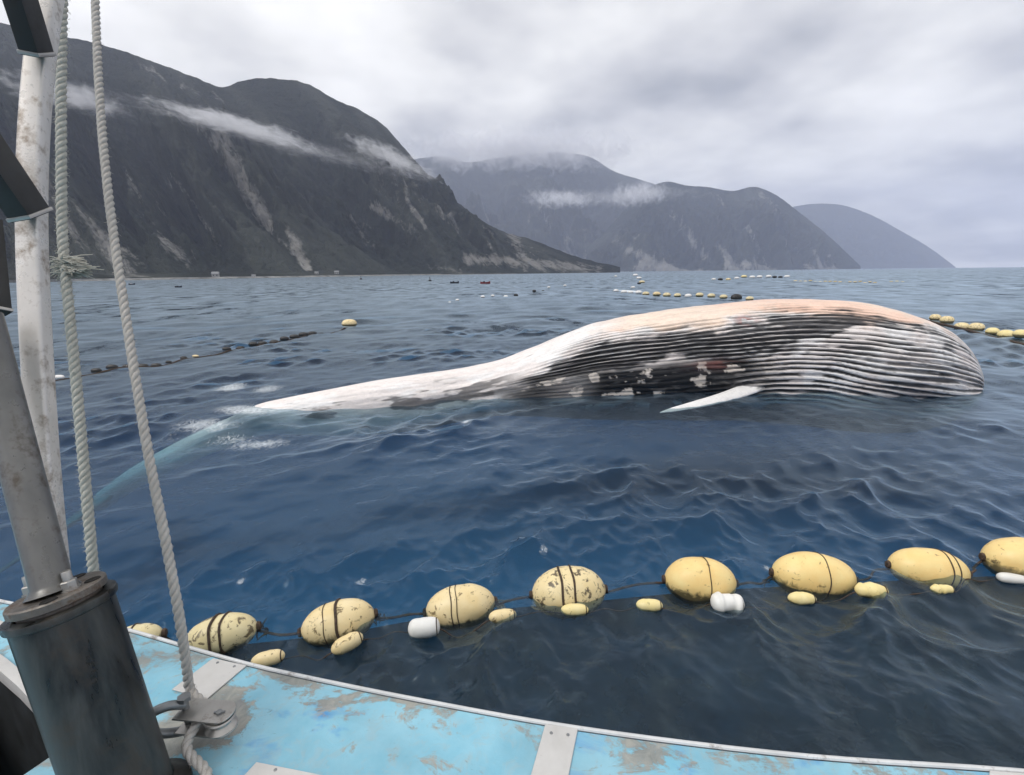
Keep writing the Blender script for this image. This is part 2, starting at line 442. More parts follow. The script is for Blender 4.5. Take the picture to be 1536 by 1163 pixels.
def build_mountain(name, crest, shore, nS, nT, relief, spur, seed, scars, m, flat=0.0, shear=0.0, pw=1.25, rock_base=0.0):
    """crest/shore: lists of (u, v, y-distance); shore v ignored (z=0)."""
    s = np.linspace(0, 1, nS)
    cu = np.array([c[0] for c in crest], float); cs = (cu - cu[0]) / (cu[-1] - cu[0])
    Cp = at_y(cu, np.array([c[1] for c in crest], float), np.array([c[2] for c in crest], float))
    C = np.stack([smooth_interp(s, cs, Cp[:, k]) for k in range(3)], 1)
    su = np.array([c[0] for c in shore], float); ss = (su - su[0]) / (su[-1] - su[0])
    Sp = np.array([at_y(np.array(a[0], float), np.array(410.0), np.array(a[1], float)) for a in shore])
    S = np.stack([smooth_interp(s, ss, Sp[:, k]) for k in range(2)], 1)
    t = np.concatenate([np.linspace(0, 1, nT), 1 + np.linspace(0.03, 0.6, 16)])
    tt, sg = np.meshgrid(t, s, indexing='ij')
    sh_ = np.clip(sg + shear * np.sin(np.pi * np.clip(sg, 0, 1)), 0, 1)
    CX, CY, CZ = [np.interp(sg, s, C[:, k]) for k in range(3)]
    SX, SY = [np.interp(sh_, s, S[:, k]) for k in range(2)]
    tf = np.minimum(tt, 1)
    over = np.maximum(tt - 1, 0)
    X = SX + (CX - SX) * tt; Y = SY + (CY - SY) * tt
    flatv = flat * np.clip(1 - 1.15 * sg, 0, 1)
    tp = np.clip((tf - flatv) / (1 - flatv), 0, 1)
    Z = CZ * (tp ** pw * 0.9 + 0.1 * tp) * (1 - over * 1.1) + 2.0 * sstep(0, 0.02, tf) + flatv * 26 * sstep(0, 1, tf / np.maximum(flatv, 1e-3)) * (flatv > 0.001)
    w_ = X[:, :] * 0.004
    warp = fbm(X * 0.004, Y * 0.004, 3, seed + 40) - 0.5
    ridge = ridged(sg * spur + warp * 1.1, tt * 1.1 + 3, 5, seed) - 0.62
    rough = fbm(X * 0.012, Y * 0.012 + Z * 0.012, 5, seed + 9, 0.58) - 0.5
    env = np.sin(np.pi * np.clip(tp, 0, 1) ** 0.8) ** 1.2 * (1 - 0.75 * tp ** 3) * np.clip(CZ / CZ.max(), 0.12, 1)
    fine_r = ridged(sg * spur * 3.1 + warp * 2.0, tt * 2.6, 4, seed + 23) - 0.62
    D = relief * env * (1 - 0.7 * sstep(0.72, 0.92, sg)) * (ridge * 1.5 + rough * 0.7 + fine_r * 0.45)
    Z = Z + D
    Y = Y - D * 0.8
    # tree-top roughness along the crest
    Z = Z + (fbm(X * 0.08, Y * 0.08, 3, seed + 2) - 0.5) * min(relief * 0.035, 4.5) * sstep(0.05, 0.2, tf)
    Z = np.where(tt == 0, -3, Z)
    P = np.stack([X, Y, Z], -1).reshape(-1, 3)
    me = np_mesh(name, P, grid_quads(len(t), nS))
    uvl = me.uv_layers.new(name='slope')
    vi = np.empty(len(me.loops), np.int32); me.loops.foreach_get('vertex_index', vi)
    UV = np.stack([sg.ravel(), tt.ravel()], 1)[vi]
    uvl.data.foreach_set('uv', np.ascontiguousarray(UV, dtype=np.float32).ravel())
    # landslide scars: (s-line) streaks on the slope, placed where the photo shows bare rock
    rel = P - CAM
    fwd = rel @ vF; pu = 768 + F * (rel @ RC) / fwd; pv = 581.5 - F * (rel @ UC) / fwd
    lowpart = np.clip(1.15 - tp.ravel(), 0, 1)
    sc = 0.06 + 0.30 * lowpart * sstep(0.48, 0.72, fbm(sg.ravel() * spur * 1.6, tt.ravel() * 4, 4, seed + 55))
    for (u0, v0, u1, v1, wd, st) in scars:
        dx_, dy_ = u1 - u0, v1 - v0; L2 = dx_ * dx_ + dy_ * dy_
        q = np.clip(((pu - u0) * dx_ + (pv - v0) * dy_) / L2, 0, 1)
        dist = np.hypot(pu - u0 - q * dx_, pv - v0 - q * dy_)
        sc = np.maximum(sc, st * np.exp(-(dist / wd) ** 2))
    sc = sc + 0.35 * np.clip(ridge.ravel(), -0.3, 0.4) + rock_base * np.exp(-(tp.ravel() / 0.10) ** 2) * sstep(0.3, 0.6, fbm(sg.ravel() * spur * 2, tt.ravel() * 3, 3, seed + 77))
    set_attr(me, 'scar', sc)
    set_attr(me, 'spur', np.clip(0.5 + ridge.ravel() * 1.3 + (fbm(sg.ravel() * spur * 3, tt.ravel() * 4, 3, seed + 91) - 0.5) * 0.8, 0, 1))
    o = link(name, me, m); tag(o, kind='structure')
    return P
mf = ((0.012, 0.015, 0.013), (0.022, 0.028, 0.022), (0.034, 0.039, 0.035), (0.060, 0.066, 0.057))
rk = ((0.13, 0.13, 0.125), (0.33, 0.32, 0.30))
mm1 = mountain_material('forested_cliff_near', mf, rk)
NEAR_SLOPE = build_mountain('mountain',
    [(-420, -40, 1250), (-250, -10, 1250), (-100, 16, 1250), (0, 38, 1260), (80, 56, 1280), (150, 70, 1300), (220, 92, 1320), (300, 122, 1350), (332, 134, 1360), (365, 124, 1370),
     (420, 121, 1380), (460, 128, 1390), (500, 150, 1400), (545, 170, 1400), (575, 190, 1400), (605, 222, 1390), (640, 265, 1370), (690, 308, 1340), (740, 342, 1300), (800, 362, 1260), (860, 385, 1220), (930, 402, 1160)],
    [(-420, 210), (-150, 250), (80, 330), (300, 440), (480, 560), (640, 760), (780, 940), (930, 1120)],
    700, 210, 190, 15.0, 3,
    [(325, 205, 400, 330, 17, 0.62), (270, 150, 320, 215, 12, 0.42), (560, 310, 620, 345, 11, 0.6), (430, 345, 460, 400, 9, 0.6), (240, 365, 285, 385, 22, 0.55), (100, 330, 190, 400, 34, 0.52), (150, 290, 170, 320, 10, 0.4),
     (215, 235, 260, 280, 10, 0.42), (380, 320, 440, 380, 7, 0.4), (520, 320, 560, 370, 10, 0.4), (610, 300, 640, 340, 6, 0.5), (260, 260, 330, 370, 8, 0.38), (500, 220, 545, 240, 8, 0.32), (700, 388, 900, 404, 12, 0.56), (765, 345, 790, 400, 10, 0.6), (640, 400, 690, 406, 8, 0.5), (725, 340, 740, 352, 4, 0.5), (175, 80, 330, 150, 18, 0.3)],
    mm1, flat=0.22, pw=1.25, shear=0.21)
mm2 = mountain_material('forested_cliff_mid', mf, rk)
build_mountain('mountain',
    [(420, 300, 4900), (560, 262, 4900), (620, 240, 4900), (670, 236, 4900), (700, 244, 4920), (735, 239, 4920), (790, 232, 4950), (850, 230, 4980), (885, 236, 5000), (920, 257, 5000), (960, 270, 5000), (1000, 284, 4980),
     (1040, 310, 4950), (1090, 352, 4900), (1130, 396, 4850)],
    [(420, 3000), (700, 3100), (900, 3400), (1000, 3900), (1130, 4700)],
    420, 120, 420, 9.0, 8,
    [(850, 385, 1000, 402, 12, 0.5), (955, 330, 985, 395, 7, 0.46), (870, 330, 885, 372, 6, 0.42), (800, 290, 830, 350, 8, 0.36), (720, 300, 740, 340, 8, 0.36)],
    mm2, pw=1.15, rock_base=0.55, shear=0.14)
build_mountain('mountain',
    [(880, 372, 3500), (910, 345, 3550), (940, 312, 3600), (965, 288, 3640), (1000, 273, 3680), (1030, 279, 3700), (1060, 281, 3720), (1100, 287, 3740), (1132, 281, 3750), (1160, 291, 3750), (1200, 320, 3740), (1240, 352, 3720), (1290, 399, 3680)],
    [(880, 2700), (960, 2750), (1100, 2900), (1200, 3200), (1290, 3620)],
    380, 120, 300, 8.0, 31,
    [(1010, 320, 1060, 390, 12, 0.56), (1080, 370, 1100, 398, 9, 0.56), (1060, 285, 1090, 310, 8, 0.45), (1140, 290, 1168, 318, 8, 0.45), (1185, 360, 1210, 400, 6, 0.5), (1220, 375, 1232, 400, 4, 0.5), (1120, 340, 1150, 398, 6, 0.46), (930, 370, 1000, 402, 10, 0.5)],
    mm2, pw=1.15, rock_base=0.55, shear=0.14)
build_mountain('mountain',
    [(1050, 345, 6760), (1120, 322, 6760), (1180, 312, 6760), (1225, 306, 6760), (1262, 308, 6760), (1300, 320, 6760), (1350, 346, 6760), (1400, 376, 6734), (1432, 400, 6695)],
    [(1050, 5070), (1200, 5590), (1330, 6110), (1432, 6604)],
    200, 70, 150, 7.0, 14, [], mm2, pw=1.1)

# ---- surf along the beach, a strip of broken water and shingle at the foot of the near slope
def beach():
    b = NB('shingle_beach'); co = b.coord('Object')
    c = b.ramp(b.noise(co, 0.12, 5), [(0.35, (0.10, 0.10, 0.095)), (0.66, (0.26, 0.26, 0.25))])
    m = b.done(b.bsdf(c, 0.95))
    us = np.linspace(-420, 775, 80)
    yy = smooth_interp(us, [-420, -150, 80, 300, 480, 640, 780], [210, 250, 330, 440, 560, 760, 940])
    P = np.array([at_y(np.array(u), np.array(410.0), np.array(y)) for u, y in zip(us, yy)])
    wob = fbm(us * 0.02, us * 0, 3, 5)
    v = []
    for k, (off, z) in enumerate(((-4, -0.15), (0, 0.22), (3, 0.5), (14, 1.6))):
        q = P.copy(); q[:, 1] += off * (0.2 + 1.4 * sstep(0.3, 0.7, wob)); q[:, 2] = z; v.append(q)
    me = np_mesh('beach', np.concatenate(v), grid_quads(4, len(us)))
    tag(link('beach', me, m), kind='structure')
beach()

# ================================================================== HAZE AND CLOUD WISPS
def haze():
    b = NB('sea_haze')
    pv = b.add('ShaderNodeVolumePrincipled', {'Color': (0.74, 0.80, 1.0, 1), 'Density': HAZE_DENSITY, 'Anisotropy': 0.1})
    b.l.new(pv.outputs[0], b.out.inputs['Volume'])
    bm = bmesh.new(); bm_box(bm, (0, 0, 598), 17000, 17000, 1208)
    o = bm_to('haze', bm, b.m, smooth=False); tag(o, 'thin blue sea haze over the bay and the mountains', 'haze', kind='stuff')
HAZE_DENSITY = 0.00014
haze()
def wisp_material(name, dens, scale, seed):
    b = NB(name)
    co = b.coord('Object')
    ln = b.add('ShaderNodeVectorMath', {0: co}, operation='LENGTH').outputs['Value']
    fall = b.ramp(ln, [(0.15, 1.0), (0.95, 0.0)])
    mp = b.add('ShaderNodeMapping', {'Vector': co, 'Scale': scale, 'Location': (seed, seed * 1.7, 0)})
    nz = b.noise(mp.outputs[0], 1.0, 6, 0.66, 0.9)
    k = b.math('ADD', b.math('MULTIPLY', nz, 2.4), b.math('SUBTRACT', b.math('MULTIPLY', fall, 0.62), 1.34))
    d = b.math('MULTIPLY', b.ramp(k, [(0.05, 0.0), (0.5, 1.0)]), dens)
    pv = b.add('ShaderNodeVolumePrincipled', {'Color': (0.97, 0.97, 1, 1), 'Density': d})
    b.l.new(pv.outputs[0], b.out.inputs['Volume'])
    return b.m
def wisp(u0, v0, u1, v1, y, thick_px, depth, dens, seed, label):
    a, c = at_y(np.array(u0), np.array(v0), y), at_y(np.array(u1), np.array(v1), y)
    mid = (a + c) / 2; L = np.linalg.norm(c - a) / 2; th = thick_px / F * y * 0.5
    bm = bmesh.new(); bmesh.ops.create_icosphere(bm, subdivisions=3, radius=1.02)
    o = bm_to('cloud_wisp', bm, wisp_material('cloud_wisp', dens, (4.0 * min(max(1, L / 120), 2.6), 3, 1.8), seed))
    o.location = mid; o.scale = (L, depth, th)
    o.rotation_euler = (0, -math.atan2(c[2] - a[2], c[0] - a[0]), 0)
    tag(o, label, 'cloud', 'cloud wisps on the mountains', kind='stuff')
if True:
    wisp(205, 150, 500, 226, 830, 30, 60, 0.05, 1, 'long white cloud wisp lying across the near mountain')
    wisp(-20, 118, 215, 168, 780, 44, 50, 0.03, 2, 'faint cloud wisp behind the steel post')
    wisp(500, 202, 670, 272, 1000, 34, 60, 0.035, 3, 'broken cloud wisp below the near mountain shoulder')
    wisp(540, 226, 1010, 224, 4500, 70, 320, 0.010, 6, 'grey cloud lying on the top of the hazy middle mountain')
    wisp(110, 128, 680, 282, 880, 30, 40, 0.012, 9, 'faint layer of mist strung along the near mountain')
    wisp(740, 304, 1090, 288, 3300, 30, 120, 0.004, 10, 'faint layer of mist strung along the middle mountain')
    wisp(775, 296, 905, 300, 3100, 30, 150, 0.012, 4, 'small flat cloud wisp on the hazy middle mountain')
    wisp(900, 297, 1015, 285, 3100, 40, 150, 0.014, 5, 'puffy cloud wisp on the hazy middle mountain')

# ================================================================== WHALE
def whale():
    # top outline and waterline as seen in the photograph, in pixels
    top_u = [150, 190, 240, 300, 345, 380, 430, 500, 560, 620, 680, 720, 760, 800, 840, 880, 930, 980, 1040, 1100, 1150, 1200, 1250, 1300, 1350, 1390, 1420, 1445, 1462, 1471, 1475]
    top_v = [735, 706, 676, 645, 625, 609, 597, 583, 573, 564, 556, 549, 538, 522, 505, 490, 478, 470, 461, 455, 451, 449, 450, 456, 466, 479, 495, 517, 542, 562, 577]
    wl_u = [150, 380, 450, 550, 640, 700, 800, 900, 1000, 1100, 1200, 1300, 1400, 1475]
    wl_v = [740, 618, 615, 612, 606, 600, 595, 593, 591, 589, 589, 594, 590, 582]
    ry_u = [150, 240, 300, 380, 430, 500, 600, 700, 800, 900, 1000, 1100, 1200, 1300, 1370, 1420, 1450, 1466, 1472, 1475]
    ry_r = [.24, .28, .31, .36, .40, .47, .60, .80, 1.10, 1.42, 1.70, 1.86, 1.90, 1.78, 1.55, 1.20, .84, .52, .32, .10]
    zc_u = [150, 240, 300, 380, 430, 500, 600, 700, 760, 800, 900, 1000, 1100, 1200, 1300, 1400, 1450, 1475]
    zc_z = [-1.7, -.95, -.55, -.33, -.24, -.20, -.12, -.02, .08, .16, .36, .44, .48, .46, .36, .16, .02, -.05]
    NS = 1000
    # denser stations toward the snout
    k = np.linspace(0, 1, NS)
    u = 150 + (1474.6 - 150) * (1 - (1 - k) ** 1.35) if False else np.interp(k, [0, .10, .90, 1.0], [150, 380, 1420, 1474.8])
    tv = smooth_interp(u, top_u, top_v); wv = smooth_interp(u, wl_u, wl_v)
    ry = np.maximum(smooth_interp(u, ry_u, ry_r), 0.02); zc = smooth_interp(u, zc_u, zc_z)
    yf = on_z(u, wv)[:, 1]
    yc = yf + ry * 0.93
    # the submerged tail is carried by its depth, not by the waterline
    for _ in range(2):
        ztop = at_y(u, tv, yc)[:, 2]
    sub = sstep(430, 340, u)
    rz = np.maximum(ztop - zc, 0.02)
    P = on_z(u, tv, zc + ry)         # tail crest below the surface
    rz = rz * (1 - sub) + ry * 0.95 * sub
    yc = yc * (1 - sub) + P[:, 1] * sub
    ux = np.where(u > 1250, 1250 + (u - 1250) * 0.945, u)
    X = at_y(ux, tv, yc)[:, 0]
    # theta: 0 = up, positive toward the camera
    th = np.radians(np.concatenate([np.arange(-40, 118, 0.62), np.arange(118, 320, 6.0)])); nT = len(th)
    T, U = np.meshgrid(th, u, indexing='xy')
    Xs = X[:, None] * np.ones_like(T); RY = ry[:, None]; RZ = rz[:, None]
    ee = 0.93
    cs_, sn_ = np.cos(T), np.sin(T)
    yy = -np.sign(sn_) * np.abs(sn_) ** ee * RY; zz = np.sign(cs_) * np.abs(cs_) ** ee * RZ
    al = Xs - X[0]; gi = T * np.minimum(RY, 1.6)
    # --- the pleats: grooves along the belly, wavering and merging a little
    wav = (fbm(al * 0.30, T * 1.6, 3, 4) - 0.5) * 2.2 + (fbm(al * 1.2, T * 6, 2, 6) - 0.5) * 0.40
    # grooves sweep down round the flipper root
    dip = 0.6 * np.exp(-((U - 1120) / 120.0) ** 2) * sstep(0.9, 1.7, T)
    phase = (np.degrees(T) + 9 * dip * 1.0) / 4.5 + wav
    saw = np.abs((phase % 1.0) - 0.5) * 2          # 0 in groove .. 1 on the ridge
    duty = 0.44 + 0.7 * (fbm(al * 0.5, T * 3, 3, 15) - 0.5) + 0.6 * (fbm(al * 1.6, T * 11, 2, 17) - 0.5)
    groove = 1 - sstep(duty - 0.16, duty + 0.12, saw)
    vpx = tv[:, None] + (wv - tv)[:, None] * (1 - np.cos(np.clip(T, 0, 1.9))) # rough screen row
    start = sstep(815, 930, U + 95 * np.clip((T - 0.55), -0.5, 0.9))
    band = sstep(0.46, 0.70, T + 0.25 * (fbm(al * 0.6, T * 4, 3, 31) - 0.5) + 0.30 * sstep(1360, 1460, U) + 0.22 * np.exp(-((U - 1150) / 60.0) ** 2) + 0.12 * np.exp(-((U - 1250) / 45.0) ** 2))
    pleat = start * band
    pleat = pleat * (1 - 0.85 * sstep(1.24, 1.40, T + 0.12 * (fbm(al * 0.9, T * 3, 3, 44) - 0.5)) * sstep(1080, 1020, U))
    tip = sstep(1475, 1440, U)
    depth = (0.062 * pleat * (0.4 + 0.6 * tip) + 0.003 * start * (1 - band)) * groove
    lump = (fbm(al * 0.8, T * 3, 3, 50) - 0.5) * 0.10 * np.minimum(RY, 1)
    hollow = 0.10 * np.exp(-((U - 1330) / 90.0) ** 2) * np.exp(-((T - 1.75) / 0.28) ** 2)
    rad = np.sqrt(yy ** 2 + zz ** 2) + 1e-6
    sc = 1 + (lump - depth - hollow) / np.maximum(rad, 0.25)
    YY = yc[:, None] + yy * sc; ZZ = zc[:, None] + zz * sc
    V = np.stack([Xs, YY, ZZ], -1).reshape(-1, 3)
    q = grid_quads(NS, nT, True)
    # --- skin colours
    pale = np.array([0.84, 0.78, 0.75]); white = np.array([0.90, 0.88, 0.865]); salmon = np.array([0.88, 0.60, 0.47]); cream = np.array([0.90, 0.73, 0.60])
    dark = np.array([0.012, 0.012, 0.014]); grey = np.array([0.13, 0.125, 0.125]); red = np.array([0.34, 0.13, 0.11]); tan = np.array([0.50, 0.42, 0.36])
    def mixto(C, c, k): return C * (1 - k[..., None]) + c * k[..., None]
    C = np.ones(T.shape + (3,)) * pale
    nlow = fbm(al * 0.55, T * 1.6, 4, 61); nmid = fbm(al * 1.7, T * 5, 4, 62); nhi = fbm(al * 6, T * 16, 3, 63)
    nst = fbm(al * 1.1, T * 22, 3, 64)                     # long streaks
    C = mixto(C, white, sstep(0.45, 0.65, nmid))
    # raw salmon crown where the skin has peeled
    crown = sstep(860, 960, U) * sstep(1440, 1330, U) * sstep(0.76, 0.50, T + 0.45 * (nmid - 0.5) + 0.10 * np.sin(al * 1.3))
    C = mixto(C, cream, crown); C = mixto(C, salmon, crown * 0.8 * sstep(0.44, 0.66, nlow + 0.25 * (nhi - 0.5)))
    C = mixto(C, np.array([0.90, 0.82, 0.78]), 0.8 * sstep(900, 760, U) * sstep(0.9, 0.2, T))
    # dark hide left on the ridges
    g = lambda uc, us, tcn, ts: np.exp(-((U - uc) / us) ** 2 - ((T - tcn) / ts) ** 2)
    hide = (0.95 * g(905, 60, 1.15, 0.28) + 0.85 * g(1000, 90, 1.0, 0.20) + 0.7 * g(1070, 90, 1.15, 0.22) + 0.92 * g(1180, 50, 0.86, 0.20) + 0.8 * g(1235, 45, 0.72, 0.16) + 0.45 * g(1330, 70, 0.70, 0.16)
            + 0.7 * g(860, 60, 1.2, 0.22) + 0.35 * g(1130, 130, 0.75, 0.2) + 0.35 * g(1390, 60, 0.95, 0.2))
    kh = sstep(0.46, 0.72, 1.12 * hide + 0.95 * (nmid - 0.5) + 1.1 * (nst - 0.5))
    C = mixto(C, dark * 2.2, kh * (0.95 - 0.75 * sstep(0.80, 0.97, saw) * pleat * sstep(0.35, 0.62, nst)))
    # flank below the pleats, black with torn pale flakes
    low = sstep(1.27, 1.42, T + 0.18 * (nlow - 0.5) + 0.22 * g(770, 70, 1.5, 0.5)) * sstep(735, 800, U + 60 * (nmid - 0.5)) * sstep(1130, 1060, U + 50 * (nmid - 0.5))
    C = mixto(C, grey * 0.55, low * sstep(900, 800, U)); C = mixto(C, dark, low * sstep(800, 900, U))
    flake = sstep(0.60, 0.64, fbm(al * 2.3 + 3, T * 5.0, 5, 71, 0.6)) * sstep(1.30, 1.42, T)
    C = mixto(C, np.array([0.70, 0.63, 0.56]), low * flake * sstep(740, 820, U))
    C = mixto(C, red, 0.6 * g(1050, 35, 1.40, 0.07) * sstep(0.35, 0.55, nst))
    C = mixto(C, red * 1.5, 0.75 * g(1092, 14, 0.66, 0.10) * sstep(0.42, 0.55, nhi))
    # tail stock blotches
    bl = sstep(0.60, 0.68, fbm(al * 1.1, T * 3.2, 4, 81) + 0.10 * g(640, 130, 1.2, 0.4) + 0.06 * g(500, 60, 1.0, 0.4)) * sstep(0.45, 0.8, T) * sstep(430, 470, U) * sstep(800, 740, U)
    C = mixto(C, grey, bl * 0.85)
    C = mixto(C, grey * 0.5, 0.8 * g(735, 32, 1.38, 0.16) * sstep(0.4, 0.55, nmid))
    # groove floors
    gk = groove * pleat * np.clip(0.80 + 0.8 * sstep(0.30, 0.60, nlow + 0.4 * (nst - 0.5)), 0, 1) * (1 - 0.45 * sstep(1330, 1470, U) * sstep(1.15, 0.6, T))
    broken = 1 - 0.8 * sstep(0.60, 0.72, fbm(al * 1.6, T * 12, 3, 91))
    C = mixto(C, dark, np.clip(gk * broken, 0, 1) * 0.97)
    fine = groove * start * (1 - band) * 0.12
    C = mixto(C, grey * 1.6, fine * sstep(0.45, 0.6, nst))
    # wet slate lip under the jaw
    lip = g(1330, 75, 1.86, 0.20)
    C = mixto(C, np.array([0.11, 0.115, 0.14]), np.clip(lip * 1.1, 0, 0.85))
    # dark hide on the submerged back
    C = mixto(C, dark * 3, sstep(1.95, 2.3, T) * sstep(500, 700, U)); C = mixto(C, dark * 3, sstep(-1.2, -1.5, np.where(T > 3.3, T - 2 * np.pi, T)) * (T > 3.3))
    # grime and scratches
    C = C * (0.86 + 0.28 * nhi)[..., None]
    C = mixto(C, grey, 0.5 * sstep(0.66, 0.76, fbm(al * 4, T * 30, 3, 95)) * start * (1 - crown))
    Cv = C.reshape(-1, 3)

    # --- flipper, lying out along the surface, joined into the same mesh
    parts_v, parts_q, parts_c = [V], [q], [Cv]
    base = len(V)
    fpts = np.array([V3(p) for p in (at_y(1190., 562., yc[np.argmin(abs(u - 1150))] - 0.9), at_y(1140., 577., yf[np.argmin(abs(u - 1130))] + 0.12), on_z(1105., 590., .06), on_z(1072., 600., .04), on_z(1035., 609., .02), on_z(1008., 615., .01), on_z(990., 619., -.01))])
    fp = spline(fpts, 40); nn = 20
    tq = np.linspace(0, 1, 40)
    fw = np.interp(tq, [0, .2, .45, .75, .93, 1], [.20, .21, .18, .12, .065, .012]); ft = np.interp(tq, [0, .3, .8, 1], [.10, .075, .03, .008])
    fv = []
    for i in range(40):
        d = fp[min(i + 1, 39)] - fp[max(i - 1, 0)]; d /= np.linalg.norm(d)
        wdir = np.cross(d, [0, -0.5, 0.87]); wdir /= np.linalg.norm(wdir); nrm = np.cross(wdir, d)
        for j in range(nn):
            a = 2 * math.pi * j / nn
            fv.append(fp[i] + wdir * math.cos(a) * fw[i] + nrm * math.sin(a) * ft[i])
    fv = np.array(fv)
    parts_v.append(fv); parts_q.append(grid_quads(40, nn, True) + base)
    fn = fbm(fv[:, 0] * 6, fv[:, 1] * 6, 4, 33)
    fc = np.ones((len(fv), 3)) * np.array([0.92, 0.90, 0.88]); fc = fc * (0.86 + 0.24 * fn)[:, None]
    fk = sstep(0.58, 0.66, fn) * np.repeat(np.interp(tq, [0, .3, .5, 1], [1, .8, 0.2, 0.1]), nn)
    fc = fc * (1 - fk[:, None]) + np.array([.05, .05, .055]) * fk[:, None]
    parts_c.append(fc); base += len(fv)
    # --- tail flukes below the surface
    tail = np.array([X[0], yc[0], zc[0]])
    tdir = np.array([X[0] - X[60], yc[0] - yc[60], (zc[0] - zc[60])]); tdir /= np.linalg.norm(tdir)
    side = np.cross(tdir, [0, 0, 1]); side /= np.linalg.norm(side); upv = np.cross(side, tdir)
    NF = 41
    lam = np.linspace(-1, 1, NF); fl = []
    for l in lam:
        a = abs(l)
        le = -0.25 + 1.0 * a ** 1.15          # leading edge swept back
        te = 0.62 + 0.42 * a ** 1.6 - 0.16 * math.exp(-(a / 0.10) ** 2)
        for j in range(16):
            ang = 2 * math.pi * j / 16
            cx_ = 0.5 * (le + te) - 0.5 * max(te - le, 0.02) * math.cos(ang)
            fl.append(tail + tdir * (cx_ - 0.15) + side * l * 2.1 + upv * (0.10 * (1 - a) + 0.015) * math.sin(ang) - np.array([0, 0, 0.10 * a]))
    fl = np.array(fl)
    parts_v.append(fl); parts_q.append(grid_quads(NF, 16, True) + base); parts_c.append(np.ones((len(fl), 3)) * np.array([.45, .47, .47]))
    me = np_mesh('whale', np.concatenate(parts_v), np.concatenate(parts_q))
    set_attr(me, 'skin', np.concatenate(parts_c), 'FLOAT_COLOR')
    # end caps
    b = NB('whale_skin'); co = b.coord('Object')
    a = b.attr('skin')
    n = b.noise(co, 18.0, 4, 0.6); n2_ = b.noise(b.mapped(co, (0.5, 3, 3)), 9.0, 4, 0.6)
    c = b.mixc(0.35, a.outputs['Color'], b.ramp(n, [(0.3, 0.62), (0.7, 1.0)]).outputs[0], 'MULTIPLY')
    rgh = b.ramp(n2_, [(0.3, 0.34), (0.7, 0.62)])
    bs = b.bsdf(c, 0.5, normal=b.bump(b.math('ADD', n, n2_), 0.25, 0.02), spec=0.4)
    b.l.new(rgh.outputs[0], bs.inputs['Roughness'])
    bs.inputs['Subsurface Weight'].default_value = 0.0
    o = link('whale', me, b.done(bs))
    tag(o, 'bloated dead whale floating belly up with grooved black and white throat', 'whale')
    return o
whale()

# ================================================================== FLOATS, FAR BOATS, HOUSES
def float_material(name, c0, c1, stain, amount, weed=0.4):
    b = NB(name); co = b.coord('Object')
    oi = b.add('ShaderNodeObjectInfo')
    off = b.add('ShaderNodeVectorMath', {0: co, 1: oi.outputs['Location']}, operation='ADD').outputs[0]
    n = b.noise(off, 5.0, 5, 0.6); c = b.mixc(b.ramp(n, [(0.35, 0.0), (0.7, 1.0)]), c0, c1)
    sp_ = b.noise(off, 14.0, 6, 0.68, 0.6)
    k = b.ramp(sp_, [(0.60 - amount, 0.0), (0.66 - amount, 1.0)])
    c = b.mixc(b.math('MULTIPLY', k, 0.88), c, stain)
    # weed and slime where the float sits in the water
    sep = b.add('ShaderNodeSeparateXYZ', {0: co})
    wz = b.math('ADD', b.math('MULTIPLY', sep.outputs[2], -9.0), b.math('MULTIPLY', b.math('SUBTRACT', sp_, 0.5), 2.2))
    c = b.mixc(b.math('MULTIPLY', b.ramp(wz, [(0.0, 0.0), (0.55, 1.0)]), weed), c, (0.10, 0.085, 0.045))
    return b.done(b.bsdf(c, 0.42, normal=b.bump(b.math('ADD', sp_, n), 0.25, 0.006), spec=0.45))
MF = {'dull': float_material('float_dull_yellow', (0.74, 0.62, 0.34), (0.82, 0.72, 0.45), (0.10, 0.07, 0.04), 0.055, 0.9),
      'yellow': float_material('float_yellow', (0.82, 0.64, 0.33), (0.88, 0.73, 0.44), (0.16, 0.11, 0.05), 0.03, 0.9),
      'orange': float_material('float_orange_yellow', (0.87, 0.61, 0.24), (0.90, 0.71, 0.32), (0.22, 0.14, 0.06), -0.015, 0.9),
      'stained': float_material('float_stained', (0.82, 0.65, 0.34), (0.88, 0.74, 0.44), (0.05, 0.035, 0.025), 0.065, 0.85),
      'lemon': float_material('float_lemon', (0.86, 0.70, 0.30), (0.88, 0.76, 0.42), (0.25, 0.2, 0.08), -0.01, 0.85),
      'white': float_material('float_white', (0.78, 0.77, 0.73), (0.84, 0.83, 0.80), (0.45, 0.42, 0.38), -0.05, 0.2),
      'black': float_material('float_black', (0.012, 0.012, 0.013), (0.03, 0.03, 0.03), (0.07, 0.07, 0.06), -0.02, 0.2)}
_b = NB('tarred_lashing'); MROPE_DARK = _b.done(_b.bsdf(_b.ramp(_b.noise(_b.coord(), 40, 4), [(0.3, (0.02, 0.014, 0.010)), (0.7, (0.10, 0.062, 0.04))]), 0.8))
_b = NB('brown_weed'); MWEED = _b.done(_b.bsdf(_b.ramp(_b.noise(_b.coord(), 30, 3), [(0.3, (0.015, 0.013, 0.008)), (0.75, (0.075, 0.062, 0.03))]), 0.6))
_b = NB('pale_float_line'); MLINE_PALE = _b.done(_b.bsdf(_b.ramp(_b.noise(_b.coord(), 40, 3), [(0.3, (0.25, 0.22, 0.16)), (0.75, (0.5, 0.46, 0.36))]), 0.8))

